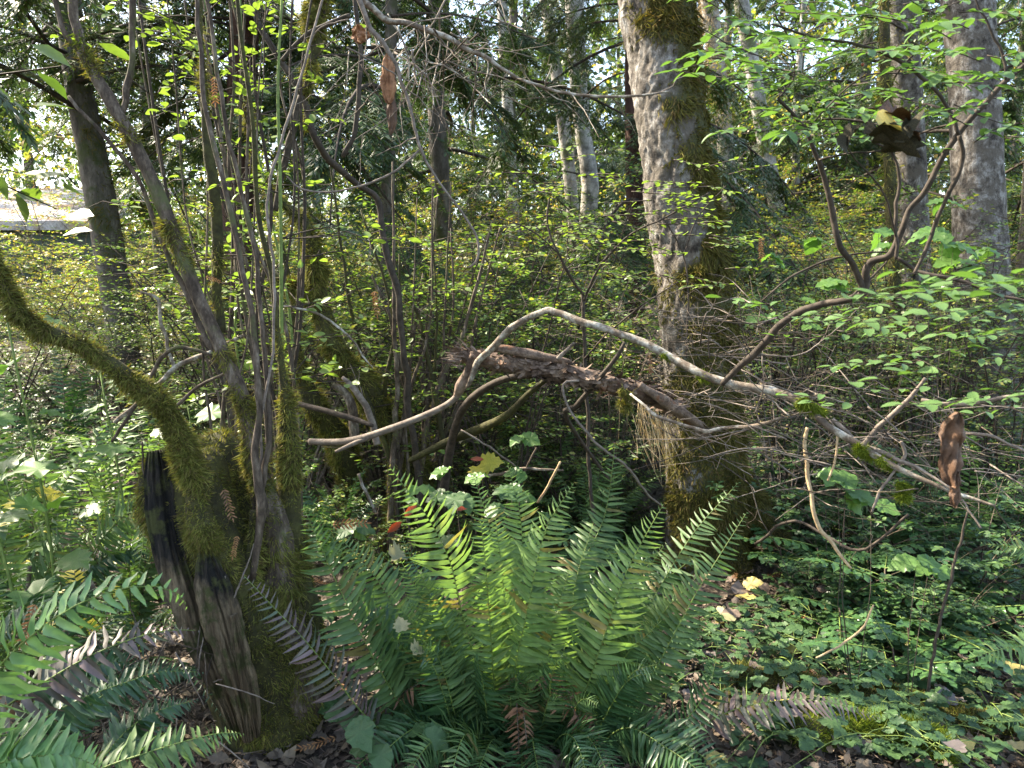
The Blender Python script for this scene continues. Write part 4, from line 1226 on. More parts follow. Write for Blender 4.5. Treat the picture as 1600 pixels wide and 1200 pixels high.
# stick with pale broken end lying across the mossy trunk foot
p, r = pxpath([(484, 690, 3.6, 12), (515, 691, 3.55, 13), (545, 689, 3.5, 13), (580, 680, 3.45, 13), (640, 659, 3.4, 13), (690, 637, 3.35, 12), (715, 618, 3.3, 12), (727, 590, 3.28, 10)])
p2, r2 = pxpath([(524, 706, 3.46, 6), (560, 690, 3.46, 9), (600, 675, 3.44, 8)])
solo('fallen_stick', join([tube(p, r, 10, .1, 16), tube(p2, r2, 8, .1, 16)]), M['grey_twig'], 'forked grey stick with a pale broken end leaning on the dead log', 'stick')
p, r = pxpath([(425, 622, 3.9, 9), (470, 632, 3.8, 10), (520, 645, 3.7, 11), (560, 657, 3.65, 10), (582, 665, 3.6, 7)])
solo('fallen_stick', tube(p, r, 8, .1, 16), M['dark_stem'], 'dark smooth stick pointing from the vine maple to the mossy trunk', 'stick')

# ------------------------------------------------------------------ huckleberry with the long arching branch
ab = at(1700, 930, 2.3)
arch = thing('huckleberry_shrub', 'big huckleberry shrub with a long lichen spotted branch arching over the dead log', 'shrub', (ab[0], ab[1], gz(ab[0], ab[1])))
def stem(L, m, n=9, name='branch', amp=.2, seed=0, parent=None):
    p, r = pxpath(L, 8 * len(L))
    r = r * .78
    p = kink(p, r, .75, seed + L[0][0] * .01)
    return part(name, tube(p, r, n, amp, 16, seed), M[m], parent if parent is not None else arch), p, r
main, mp, mr = stem([(730, 605, 3.22, 8), (742, 580, 3.2, 14), (765, 545, 3.17, 16), (800, 508, 3.1, 16), (848, 488, 3.02, 16), (875, 492, 2.98, 17), (910, 506, 2.93, 17), (960, 520, 2.88, 18), (1010, 540, 2.83, 19), (1060, 568, 2.78, 19), (1110, 592, 2.73, 20), (1160, 603, 2.68, 21), (1210, 616, 2.63, 22), (1255, 632, 2.58, 20), (1300, 670, 2.52, 18), (1340, 693, 2.47, 17), (1400, 730, 2.4, 15), (1450, 752, 2.35, 12), (1500, 772, 2.3, 10), (1555, 790, 2.25, 6)], 'pale_twig', 12)
def blob(px, py, d, w, nm, key='moss_green', ml=.022, parent=None):
    ml, nm = ml * .6, int(nm * 1.6)
    c = at(px, py, d)
    p = np.stack([c + np.array([-1.2, 0, .6]) * pxr(w, d), c, c + np.array([1.2, 0, -.8]) * pxr(w, d)])
    v, f = tube(p, [pxr(w, d) * .4, pxr(w, d) * .6, pxr(w, d) * .4], 8)
    part('moss', moss(v, f, nm, ml, .0026, .75), M[key], parent if parent is not None else main, kind='stuff')
for px, py, d, w, nm in ((1268, 634, 2.56, 34, 1800), (1352, 706, 2.46, 26, 1500), (1385, 722, 2.42, 24, 1200), (1412, 760, 2.38, 18, 1300), (1040, 556, 2.8, 12, 450), (1100, 588, 2.74, 16, 700), (980, 527, 2.86, 10, 250), (1412, 775, 2.38, 16, 900)):
    blob(px, py, d, w, nm)
blob(978, 612, 3.1, 16, 700, 'moss', .03)
blob(975, 632, 3.1, 13, 700, 'moss', .035)
stem([(1225, 652, 2.62, 8), (1180, 666, 2.7, 9), (1130, 668, 2.78, 9), (1105, 674, 2.82, 9), (1060, 662, 2.9, 8), (1025, 650, 2.95, 8), (1005, 632, 3.0, 7), (985, 615, 3.05, 6)], 'pale_twig')
stem([(1262, 668, 2.56, 9), (1257, 700, 2.55, 9), (1264, 750, 2.53, 10), (1275, 810, 2.5, 10), (1300, 850, 2.48, 9), (1331, 889, 2.45, 6)], 'straw_stem')
stem([(1310, 672, 2.52, 6), (1305, 715, 2.5, 6), (1294, 752, 2.5, 5)], 'straw_stem')
stem([(1128, 600, 2.7, 12), (1165, 565, 2.62, 16), (1200, 525, 2.55, 17), (1240, 492, 2.48, 17), (1290, 472, 2.4, 17), (1330, 465, 2.34, 17), (1350, 460, 2.3, 16)], 'dark_stem', 10)
s2 = []
for L in ([(1348, 462, 2.3, 16), (1335, 420, 2.28, 14), (1308, 385, 2.26, 14), (1300, 340, 2.25, 13), (1294, 290, 2.24, 13), (1280, 250, 2.22, 11), (1260, 205, 2.2, 9), (1215, 155, 2.15, 7)],
          [(1350, 460, 2.3, 18), (1352, 428, 2.29, 18), (1362, 410, 2.28, 16), (1385, 400, 2.26, 15), (1400, 370, 2.24, 14), (1420, 325, 2.22, 13), (1450, 290, 2.2, 13), (1480, 240, 2.17, 14), (1500, 208, 2.15, 14), (1540, 160, 2.12, 13), (1575, 120, 2.1, 12), (1640, 70, 2.05, 10)],
          [(1400, 405, 2.2, 8), (1400, 340, 2.2, 8), (1405, 280, 2.2, 7), (1395, 240, 2.2, 6), (1360, 220, 2.18, 5)],
          [(1428, 428, 2.1, 7), (1450, 385, 2.1, 9), (1470, 330, 2.08, 9), (1490, 290, 2.06, 10), (1505, 250, 2.05, 11), (1498, 212, 2.04, 10)],
          [(1498, 210, 2.1, 9), (1478, 165, 2.1, 8), (1440, 120, 2.08, 9), (1395, 88, 2.06, 9), (1340, 70, 2.04, 7), (1280, 60, 2.02, 6), (1205, 38, 2.0, 4)],
          [(1572, 125, 2.05, 6), (1565, 80, 2.05, 6), (1545, 40, 2.05, 5), (1520, -10, 2.05, 4)],
          [(1400, 402, 2.26, 7), (1440, 425, 2.2, 9), (1500, 438, 2.15, 9), (1560, 460, 2.1, 7), (1640, 480, 2.05, 6)],
          [(1330, 465, 2.3, 6), (1390, 398, 2.3, 4), (1310, 402, 2.3, 5), (1240, 430, 2.3, 5), (1190, 470, 2.3, 4)],
          [(1280, 250, 2.2, 5), (1320, 240, 2.15, 4), (1380, 235, 2.1, 4), (1440, 215, 2.05, 3)],
          [(1260, 205, 2.1, 4), (1290, 170, 2.08, 4), (1350, 120, 2.05, 4), (1420, 115, 2.0, 3)],
          [(1215, 155, 2.1, 5), (1240, 120, 2.08, 4), (1235, 70, 2.05, 4), (1210, 20, 2.0, 3)],
          [(1240, 120, 2.0, 4), (1190, 90, 1.95, 3), (1140, 70, 1.9, 3), (1090, 40, 1.88, 2)],
          [(1400, 370, 2.2, 5), (1380, 300, 2.15, 4), (1330, 240, 2.1, 3), (1290, 170, 2.05, 3)]):
    s2.append(stem(L, 'dark_stem'))
# low sweeping bare side branches
for L in ([(1345, 700, 2.46, 12), (1375, 665, 2.42, 13), (1400, 640, 2.4, 12), (1425, 615, 2.37, 10), (1445, 590, 2.34, 8)],
          [(1300, 655, 2.54, 11), (1340, 690, 2.5, 11), (1390, 712, 2.42, 10), (1450, 740, 2.35, 8), (1490, 765, 2.3, 6)],
          [(1440, 625, 2.3, 9), (1500, 632, 2.22, 10), (1550, 625, 2.15, 10), (1620, 612, 2.1, 9)],
          [(1460, 690, 2.28, 8), (1520, 678, 2.2, 8), (1570, 690, 2.15, 7), (1630, 720, 2.1, 6)],
          [(1408, 690, 2.4, 8), (1412, 710, 2.4, 8), (1395, 740, 2.4, 7), (1375, 770, 2.4, 7), (1362, 800, 2.4, 5)],
          [(1500, 775, 2.3, 5), (1515, 800, 2.28, 5), (1533, 826, 2.25, 4)]):
    stem(L, 'grey_twig')

# leaves of that shrub, one by one
def leaf_field(parent, boxes, meshes):
    for x0, x1, y0, y1, d0, d1, n, s in boxes:
        for k in range(n):
            d = R.uniform(d0, d1)
            P = at(R.uniform(x0, x1), R.uniform(y0, y1), d)
            D = np.array([R.normal(), R.normal() * .6, R.normal() * .15])
            inst('leaf', meshes[R.integers(len(meshes))], parent, P, D, np.array([R.normal(0, .22), R.normal(-.15, .22), 1]), s * R.uniform(.6, 1.25))
def twig_leaves(parent, L, n, s, m='dark_stem', w=2.5, meshes=None, alt=True, tips=True):
    """a thin twig along a photo path with leaves set alternately along it"""
    meshes = meshes or LEAF_NEAR
    p, r = pxpath([(a, b, d, w * (1 - .6 * k / max(len(L) - 1, 1))) for k, (a, b, d) in enumerate(L)], 16)
    part('twig', tube(p, r, 4), M[m], parent)
    T = nrm(np.gradient(p, axis=0))
    for k in range(n):
        i = min(int((k + .7) / n * 15), 15)
        sd = nrm(np.cross(T[i], [0, 0, 1.0])) * (1 if k % 2 else -1)
        D = T[i] * .6 + sd * .8 + R.normal(0, .2, 3)
        inst('leaf', meshes[R.integers(len(meshes))], parent, p[i], D, np.array([R.normal(0, .2), R.normal(-.1, .22), 1]), s * R.uniform(.75, 1.2))
# upper sprays
for k in range(95):
    d = R.uniform(1.6, 2.3)
    x, y = R.uniform(1090, 1600), R.uniform(-20, 230)
    if x < 1180 and y > 170:
        y -= 120
    a = R.uniform(-1, 1) * .6 + (math.pi if R.random() < .5 else 0)
    ln = R.uniform(50, 120)
    twig_leaves(arch, [(x, y, d), (x + ln * .5 * math.cos(a), y + ln * .4 * math.sin(a) - 4, d - .05), (x + ln * math.cos(a), y + ln * .6 * math.sin(a), d - .12)], int(R.integers(6, 11)), .038)
# near sprays at the edge, close to the lens
for k in range(30):
    d = R.uniform(1.05, 1.5)
    x, y = R.uniform(1330, 1640), R.uniform(440, 650)
    if R.random() < .5:
        y = 420 + (x - 1300) * -.05 + R.uniform(20, 110)
    ln = R.uniform(70, 150)
    a = R.uniform(-.35, .35) + math.pi
    twig_leaves(arch, [(x + ln * .4, y - 10, d + .1), (x, y, d), (x + ln * math.cos(a) * .7, y + ln * .4 * math.sin(a), d - .04)], int(R.integers(4, 7)), .036)
for k in range(26):
    d = R.uniform(1.6, 2.3)
    x, y = R.uniform(1180, 1600), R.uniform(440, 640)
    ln = R.uniform(50, 100)
    a = R.uniform(-.35, .35) + math.pi
    twig_leaves(arch, [(x + ln * .4, y - 6, d), (x, y, d), (x + ln * math.cos(a) * .7, y + ln * .4 * math.sin(a), d - .04)], int(R.integers(4, 8)), .036)
# tiny red berry
v, f = tube(at(1348, 101, 2.0) + np.array([[0, 0, -.004], [0, 0, -.003], [0, 0, 0], [0, 0, .003], [0, 0, .004]]), [.001, .003, .004, .003, .001], 8)
part('berry', (v, f), M['red_leaf'], arch, label='red berry')

# ------------------------------------------------------------------ blackened curled leaf and brown hanging leaf on that shrub
def crumpled(px, py, d, w, h, m, name, label, seed, fold=.35, tip=0.0, n=26):
    c = at(px, py, d)
    W, H = w / FPX * d, h / FPX * d
    u, v = np.meshgrid(np.linspace(-1, 1, n), np.linspace(-1, 1, n), indexing='ij')
    q = np.stack([u * 1.6, v * 1.6, u * 0 + seed], -1)
    edge = np.sqrt(np.clip(1 - (np.abs(v) ** 2.2), 0, 1)) * (1 + .45 * fbm(q * 1.5, seed))
    x = u * edge * W * .5 + W * .12 * vnoise(q * 1.2, seed + 1)
    z = v * H * .5 + tip * x
    y = W * fold * (u ** 2 - .4) + W * .4 * fbm(q * 1.3, seed + 2)
    V = c + np.stack([x, y, z], -1)
    k = np.arange(n * n).reshape(n, n)
    a, b, cc, dd = k[:-1, :-1].ravel(), k[1:, :-1].ravel(), k[1:, 1:].ravel(), k[:-1, 1:].ravel()
    F = np.concatenate([np.stack([a, b, cc], 1), np.stack([a, cc, dd], 1)])
    V = V.reshape(-1, 3)
    N = np.zeros_like(V)
    V2 = V + np.array([0, .0012, 0])
    return solo(name, (np.vstack([V, V2]), np.vstack([F, F[:, ::-1] + n * n])), M[m], label, 'leaf')
crumpled(1490, 702, 1.25, 40, 120, 'dead_leaf', 'dead_leaf', 'brown crumpled dead leaf hanging from a bare twig above the bramble', 3)
crumpled(1495, 765, 1.25, 18, 60, 'dead_leaf', 'dead_leaf', 'small brown shred dangling under the crumpled dead leaf', 5)
lcp = at(1380, 205, 1.46)
lc = thing('dead_leaf_cluster', 'clump of blackened curled leaves with one yellow leaf caught in the upper twigs', 'leaves', lcp)
DARKL = [fan_leaf('leaf', o_, M['dark_leaf'], b_, c_) for o_, b_, c_ in ((HEART, -.6, .9), (OVATE, -.7, 1.0), (HEART, .5, -.9))]
YELL = fan_leaf('leaf', HEART, M['fall_yellow'], -.5, .7)
BRNL = fan_leaf('leaf', OVATE, M['dead_leaf'], -.5, .8)
for me_, px, py, D_, N_, s_ in ((0, 1340, 214, (1, 0, .1), (0, -.3, 1), .11), (1, 1350, 222, (1, .1, .12), (0, .6, 1), .12), (2, 1375, 210, (1, -.1, .2), (.1, -.6, .9), .10), (0, 1370, 224, (.9, .3, .05), (0, 1, .4), .10), (1, 1330, 200, (-.8, .1, -.5), (0, -.5, 1), .07),
                               (2, 1310, 216, (-.3, 0, -1), (.4, -1, 0), .06), (1, 1395, 205, (1, 0, .3), (0, -1, .4), .08)):
    inst('leaf', DARKL[me_], lc, at(px + 14, py - 4, 1.46), D_, N_, s_ * .62)
inst('leaf', YELL, lc, at(1372, 192, 1.44), (1, .1, .08), (0, -.8, .8), .062)['label'] = 'yellow leaf'
inst('leaf', BRNL, lc, at(1376, 176, 1.46), (1, .1, .18), (0, -.5, 1), .07)['label'] = 'grey brown leaf'
inst('leaf', BRNL, lc, at(1418, 196, 1.45), (.6, .1, -.3), (0, -.8, .7), .05)
crumpled(606, 122, 2.8, 22, 74, 'bark_strip', 'bark_strip', 'orange curled end of peeled bark hanging among bare twigs', 17, .3, .2)
crumpled(611, 172, 2.82, 15, 74, 'dead_leaf', 'bark_strip', 'dark brown hanging strip of peeled bark below the orange curl', 19, .3)
crumpled(562, 54, 2.75, 26, 26, 'bark_strip', 'bark_strip', 'small orange scrap of bark stuck on the crossing twigs', 23, .3)

# ------------------------------------------------------------------ dead twigs
def twig_obj(L, m, label, name='dead_twig', group=None, kids=0, kl=60):
    p, r = pxpath(L)
    r = r * .85
    p = kink(p, r, .9, L[0][0] * .013)
    geo = [tube(p, r, 7, .15, 20)]
    for k in range(kids):
        i = R.integers(4, len(p) - 2)
        a = R.uniform(0, 6.28)
        T = nrm(p[min(i + 1, len(p) - 1)] - p[i])
        d = nrm(T * .7 + np.array([R.normal(), R.normal() * .5, R.normal()]) * .8)
        ln = kl / FPX * L[0][2] * R.uniform(.4, 1.3)
        u = np.linspace(0, 1, 6)[:, None]
        geo.append(tube(p[i] + d * ln * u + R.normal(0, .012, (6, 3)) * u, np.linspace(min(r[i] * .7, .003), .0007, 6), 4, caps=False))
    return solo(name, join(geo), M[m], label, 'twig', group)
twig_obj([(540, -40, 2.75, 14), (580, 15, 2.75, 14), (630, 35, 2.75, 13), (690, 58, 2.75, 12), (745, 85, 2.75, 10), (790, 112, 2.75, 8), (840, 135, 2.75, 7), (890, 147, 2.75, 6), (950, 152, 2.75, 6), (1010, 148, 2.75, 5), (1048, 142, 2.75, 3)], 'pale_twig', 'long pale bare branch reaching across to the big alder bark', kids=14, kl=110)
twig_obj([(548, -30, 2.7, 12), (575, 35, 2.7, 10), (600, 70, 2.7, 9), (620, 110, 2.7, 8), (640, 170, 2.7, 7), (660, 240, 2.7, 6), (690, 290, 2.7, 5), (720, 330, 2.7, 5), (745, 370, 2.7, 5), (745, 405, 2.7, 5), (732, 418, 2.7, 4)], 'grey_twig', 'long grey twig drooping in a curve through the huckleberry leaves', kids=3, kl=80)
twig_obj([(655, 235, 2.7, 5), (620, 265, 2.7, 5), (580, 285, 2.7, 5), (520, 300, 2.7, 4), (470, 295, 2.7, 4), (448, 275, 2.7, 3)], 'grey_twig', 'thin grey twig sagging like a swag below the hanging bark')
twig_obj([(420, 478, 3.0, 4), (460, 480, 3.0, 5), (500, 492, 3.0, 5), (540, 520, 3.0, 5), (570, 560, 3.0, 4), (582, 575, 3.0, 3)], 'pale_twig', 'pale thin twig bowing down in front of the crooked mossy tree')
twig_obj([(180, 660, 3.3, 10), (240, 605, 3.3, 10), (272, 575, 3.3, 12), (300, 560, 3.3, 11), (340, 545, 3.3, 9), (385, 522, 3.3, 7)], 'pale_twig', 'forked whitish stick behind the arching mossy stem')
twig_obj([(272, 575, 3.3, 9), (262, 545, 3.3, 8), (252, 500, 3.3, 8), (245, 465, 3.3, 7), (220, 455, 3.3, 5)], 'pale_twig', 'crooked whitish twig standing up from the forked stick')
twig_obj([(175, 690, 2.9, 7), (220, 620, 2.9, 8), (250, 560, 2.9, 9), (285, 542, 2.9, 8), (330, 556, 2.9, 6)], 'brown_stem', 'brown bowed twig crossing behind the arching mossy stem')
twig_obj([(250, 660, 2.7, 8), (280, 630, 2.7, 8), (310, 605, 2.7, 7), (360, 580, 2.7, 6)], 'brown_stem', 'short brown twig poking out above the stump top')
twig_obj([(222, 690, 2.3, 4), (224, 730, 2.3, 4), (232, 755, 2.3, 3), (246, 770, 2.3, 3)], 'brown_stem', 'thin brown vine hooked over the charred stump side')
twig_obj([(362, 945, 2.22, 4), (375, 910, 2.22, 4), (390, 875, 2.22, 3), (396, 850, 2.22, 2)], 'grey_twig', 'short pale twig stuck in the hollow of the stump')
twig_obj([(352, 900, 2.22, 3), (350, 930, 2.22, 3), (356, 960, 2.22, 3)], 'grey_twig', 'tiny pale root hanging down the stump front')
twig_obj([(38, 935, 2.6, 10), (44, 900, 2.6, 9), (50, 885, 2.6, 8)], 'pale_twig', 'whitish broken stick end standing in the left ferns')
twig_obj([(905, 595, 3.1, 5), (880, 600, 3.1, 6), (890, 640, 3.1, 6), (930, 690, 3.1, 6), (980, 730, 3.2, 6), (1010, 770, 3.3, 5), (1035, 792, 3.4, 4)], 'grey_twig', 'thin grey twig curving from the dead log down to the alder foot')
twig_obj([(840, 785, 3.6, 6), (860, 752, 3.55, 6), (876, 722, 3.5, 5)], 'straw_stem', 'short straw coloured stalk standing behind the big fern')
twig_obj([(810, 760, 3.7, 4), (825, 725, 3.7, 4), (838, 700, 3.7, 4)], 'brown_stem', 'short brown stalk beside the yellow and red leaf')
twig_obj([(730, 748, 3.8, 7), (790, 738, 3.75, 7), (830, 732, 3.7, 6), (880, 735, 3.7, 4)], 'pale_twig', 'pale stick lying behind the big fern by the yellow leaf')
twig_obj([(720, 672, 3.5, 4), (760, 695, 3.5, 4), (805, 728, 3.6, 4)], 'grey_twig', 'thin twig pointing at the yellow and red leaf')
twig_obj([(560, 740, 3.6, 7), (574, 775, 3.6, 7), (586, 800, 3.6, 6)], 'pale_twig', 'pale dead stub leaning on the mossy clump base')
twig_obj([(590, 695, 3.9, 16), (575, 650, 3.9, 15), (560, 618, 3.9, 14), (545, 600, 3.9, 12), (535, 590, 3.9, 8)], 'grey_twig', 'grey bent dead branch beside the crooked mossy trunk', kids=2)
twig_obj([(1450, 1080, 2.5, 7), (1460, 1010, 2.5, 7), (1478, 930, 2.5, 7), (1500, 850, 2.5, 6), (1512, 800, 2.5, 4)], 'dark_stem', 'bare upright stem standing in the bramble patch', name='bare_stem')
twig_obj([(1365, 945, 2.5, 4), (1345, 985, 2.5, 5), (1310, 1010, 2.5, 5), (1275, 1028, 2.5, 4)], 'straw_stem', 'straw coloured curved stalk lying on the bramble leaves')
twig_obj([(1180, 850, 3.4, 7), (1240, 815, 3.2, 7), (1340, 860, 3.0, 7), (1420, 805, 2.9, 6)], 'dark_stem', 'dark twig lying low across the alder root')
GT = 'bare twigs tangled in front of the big alder'
for k in range(64):
    d = R.uniform(2.5, 3.6)
    bx, by = R.uniform(1090, 1240), R.uniform(470, 650)
    a = R.uniform(2.2, 4.4) if R.random() < .6 else R.uniform(-1.2, .8)
    ln = R.uniform(60, 200)
    L = [(bx, by, d, R.uniform(1.8, 4.2))]
    for q in range(3):
        a += R.normal(0, .25)
        L.append((L[-1][0] + ln / 3 * math.cos(a), L[-1][1] - abs(ln / 3 * math.sin(a)) * R.choice([1, 1, .3, -.3]), d + R.normal(0, .06), L[0][3] * (1 - .25 * (q + 1))))
    twig_obj(L, ('grey_twig', 'brown_stem', 'dark_stem')[k % 3], ('greyish', 'reddish brown', 'dark brown')[k % 3] + ' thin bare twig tangled in front of the big alder trunk', group=GT, kids=int(R.integers(0, 4)), kl=70)
GH = 'bare twigs heaped under the arching branch'
for k in range(120):
    d = R.uniform(2.3, 3.3)
    bx, by = R.uniform(1170, 1560), R.uniform(600, 775)
    a = R.normal(-.32, .3) + (math.pi if R.random() < .5 else 0)
    ln = R.uniform(90, 240)
    L = [(bx, by, d, R.uniform(1.6, 4))]
    for q in range(3):
        a += R.normal(0, .18)
        L.append((L[-1][0] + ln / 3 * math.cos(a), L[-1][1] - ln / 3 * math.sin(a), d + R.normal(0, .05), L[0][3] * (1 - .22 * (q + 1))))
    twig_obj(L, ('grey_twig', 'brown_stem', 'grey_twig', 'dark_stem')[k % 4], ('greyish', 'brown', 'pale grey', 'dark')[k % 4] + ' thin dry twig in the heap under the arching branch', group=GH, kids=int(R.integers(0, 3)), kl=60)
GU = 'fine bare twigs below the long pale branch'
for k in range(46):
    d = R.uniform(2.6, 3.2)
    bx, by = R.uniform(540, 780), R.uniform(-10, 110)
    a = R.uniform(-2.6, -.4)
    ln = R.uniform(60, 190)
    L = [(bx, by, d, R.uniform(2, 4.5))]
    for q in range(3):
        a += R.normal(0, .25)
        L.append((L[-1][0] + ln / 3 * math.cos(a), L[-1][1] - ln / 3 * math.sin(a), d + R.normal(0, .05), L[0][3] * (1 - .22 * (q + 1))))
    twig_obj(L, ('grey_twig', 'brown_stem', 'pale_twig')[k % 3], ('greyish', 'brown', 'whitish')[k % 3] + ' fine bare twig hanging below the long pale branch', group=GU, kids=int(R.integers(0, 4)), kl=70)

# ------------------------------------------------------------------ the big sword fern
fb = at(800, 1175, 2.42)
fb[2] = gz(fb[0], fb[1])
hero = thing('sword_fern', 'large bright sword fern with many upright fronds beside the mossy stump', 'fern', fb)
def hfrond(L, m='fern', npair=40, lmax=.10, up=None, parent=None, label=None, sm='green_stem', **kw):
    Q0 = np.array([at(a, b, d) for a, b, d in L])
    c = EYE - Q0.mean(0)
    u = nrm(c) + np.array([R.normal(0, .25), 0, .35]) if up is None else np.asarray(up, float)
    kw.setdefault('s0', .08 if parent is None else .14)
    if parent is None:
        kw.setdefault('twist', .2); kw.setdefault('wv', .12); kw.setdefault('fwd', .24); kw.setdefault('droop', .08); kw.setdefault('peak', .46); kw.setdefault('wk', .16); kw.setdefault('tp', 2.0)
        npair = int(npair * 1.22)
        lmax = lmax * 1.14
        if L[-1][1] < 1000:
            (ax, ay, ad), (bx_, by_, bd) = L[-2], L[-1]
            k_ = 34 / max(math.hypot(bx_ - ax, by_ - ay), 1)
            L = L + [(bx_ + (bx_ - ax) * k_, by_ + (by_ - ay) * k_, bd + (bd - ad) * k_)]
    Q = np.array([at(a, b, d) for a, b, d in L])
    leaf, st = frond_geo(Q, u, npair, lmax, **kw)
    t = parent if parent is not None else hero
    o = part('frond', leaf, M[m], t, label=label)
    part('rachis', st, M[sm], o)
    return o
B = (800, 1185, 2.42)
hfrond([(790, 1203, 2.37), (750, 1060, 2.34), (722, 960, 2.27), (703, 878, 2.2), (668, 808, 2.16), (630, 758, 2.13)], 'fern_sunlit', 44, 0.118)
hfrond([(797, 1203, 2.40), (785, 1060, 2.52), (777, 950, 2.6), (774, 870, 2.66), (762, 812, 2.7), (749, 772, 2.72)], 'fern_sunlit', 42, 0.095)
hfrond([(805, 1198, 2.41), (810, 1050, 2.56), (815, 940, 2.62), (816, 850, 2.68), (812, 800, 2.7), (802, 760, 2.72)], 'fern_sunlit', 42, 0.112)
hfrond([(795, 1208, 2.35), (803, 1060, 2.34), (824, 955, 2.3), (843, 862, 2.28), (858, 815, 2.28), (878, 784, 2.28)], 'fern_sunlit', 44, 0.112)
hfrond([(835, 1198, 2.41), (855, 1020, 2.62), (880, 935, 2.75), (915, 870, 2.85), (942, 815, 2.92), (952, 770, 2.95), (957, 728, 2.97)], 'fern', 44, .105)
hfrond([(858, 1233, 2.33), (895, 1130, 2.34), (922, 1060, 2.3), (948, 982, 2.27), (974, 905, 2.25), (998, 856, 2.24), (1020, 817, 2.23)], 'fern_sunlit', 44, 0.106)
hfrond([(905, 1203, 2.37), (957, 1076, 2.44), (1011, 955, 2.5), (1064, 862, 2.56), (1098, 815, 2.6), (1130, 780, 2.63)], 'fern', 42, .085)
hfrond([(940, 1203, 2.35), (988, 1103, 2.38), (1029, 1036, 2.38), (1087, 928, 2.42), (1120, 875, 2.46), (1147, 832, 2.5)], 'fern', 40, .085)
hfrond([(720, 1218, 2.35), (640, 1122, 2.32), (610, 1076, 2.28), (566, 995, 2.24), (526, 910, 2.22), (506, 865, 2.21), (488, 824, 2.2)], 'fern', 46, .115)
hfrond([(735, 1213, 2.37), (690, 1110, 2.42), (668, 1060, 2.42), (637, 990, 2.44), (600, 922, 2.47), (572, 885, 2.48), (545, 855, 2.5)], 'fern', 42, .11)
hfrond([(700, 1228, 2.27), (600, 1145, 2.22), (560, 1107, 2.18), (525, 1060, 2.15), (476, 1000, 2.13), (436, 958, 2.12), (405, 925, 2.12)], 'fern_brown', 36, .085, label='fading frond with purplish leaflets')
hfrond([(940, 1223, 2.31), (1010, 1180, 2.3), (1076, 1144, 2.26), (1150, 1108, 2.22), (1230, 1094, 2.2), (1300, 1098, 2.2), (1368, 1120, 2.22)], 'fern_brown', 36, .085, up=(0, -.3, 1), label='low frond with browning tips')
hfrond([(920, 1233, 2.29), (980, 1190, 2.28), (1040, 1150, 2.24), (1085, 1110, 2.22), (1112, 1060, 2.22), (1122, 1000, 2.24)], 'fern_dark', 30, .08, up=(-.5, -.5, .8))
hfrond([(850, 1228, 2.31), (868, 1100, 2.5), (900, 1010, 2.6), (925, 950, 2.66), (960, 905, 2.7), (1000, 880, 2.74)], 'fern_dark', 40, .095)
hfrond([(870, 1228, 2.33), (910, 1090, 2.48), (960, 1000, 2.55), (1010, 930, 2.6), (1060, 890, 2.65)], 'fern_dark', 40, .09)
for k in range(34):
    tx = R.uniform(550, 1110)
    ty = 835 + abs(tx - 820) * .32 + R.uniform(-20, 110)
    d1 = R.uniform(2.15, 2.95)
    bx = 800 + (tx - 800) * .25 + R.normal(0, 15)
    mx = bx + (tx - bx) * R.uniform(.35, .5)
    hfrond([(bx, 1212, 2.37), (mx, 1185 - (1185 - ty) * .45, 2.42 + (d1 - 2.42) * .45), (bx + (tx - bx) * .8, 1185 - (1185 - ty) * .85, 2.42 + (d1 - 2.42) * .85), (tx, ty, d1)], ('fern', 'fern', 'fern_dark', 'fern_sunlit')[k % 4], 38, R.uniform(.08, .1))
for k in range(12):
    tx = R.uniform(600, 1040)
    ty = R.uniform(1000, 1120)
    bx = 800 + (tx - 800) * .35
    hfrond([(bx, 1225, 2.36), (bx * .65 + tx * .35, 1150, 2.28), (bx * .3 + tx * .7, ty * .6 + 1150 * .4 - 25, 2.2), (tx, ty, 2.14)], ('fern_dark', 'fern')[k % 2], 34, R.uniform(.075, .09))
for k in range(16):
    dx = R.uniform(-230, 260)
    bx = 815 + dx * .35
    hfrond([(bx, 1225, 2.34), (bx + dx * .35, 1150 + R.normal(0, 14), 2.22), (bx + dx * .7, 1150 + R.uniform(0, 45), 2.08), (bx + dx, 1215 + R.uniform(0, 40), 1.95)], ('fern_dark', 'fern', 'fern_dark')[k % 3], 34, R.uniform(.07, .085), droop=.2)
for k in range(6):
    a = R.uniform(.15, 2.9)
    q = np.array([fb + np.array([math.cos(a) * s, -math.sin(a) * s * .6, z]) for s, z in ((0, .05), (.16, .2), (.36, .17), (.55, .03))])
    leaf, st = frond_geo(q, (0, 0, 1), 30, .07, missing=.2, droop=.6, twist=.8)
    o = part('frond', leaf, M['fern_dead'], hero, label='dead rust brown frond hanging at the base')
    part('rachis', st, M['brown_stem'], o)

# ------------------------------------------------------------------ ferns at the lower left, close to the lens
def lf_base(px, py, d):
    b = at(px, py, d)
    return np.array([b[0], b[1], gz(b[0], b[1])])
lf = thing('sword_fern', 'pale green fern frond arching towards the stump hollow with purplish old fronds below', 'fern', lf_base(-160, 1190, 1.55))
hfrond([(-180, 1290, 1.5), (-70, 1130, 1.42), (0, 1040, 1.38), (60, 985, 1.36), (120, 945, 1.36), (180, 922, 1.37), (235, 915, 1.40), (275, 926, 1.44), (290, 945, 1.47)], 'fern_pale', 34, .105, up=None, parent=lf, wk=.27, twist=.2, fwd=.4, droop=.3, label='bright pale green frond')
hfrond([(-150, 1220, 1.6), (0, 1110, 1.6), (70, 1065, 1.62), (140, 1025, 1.65), (210, 997, 1.7), (260, 985, 1.75), (305, 985, 1.8)], 'fern_brown', 36, .10, up=(.1, -.6, .8), parent=lf, wk=.2, label='old purplish brown frond')
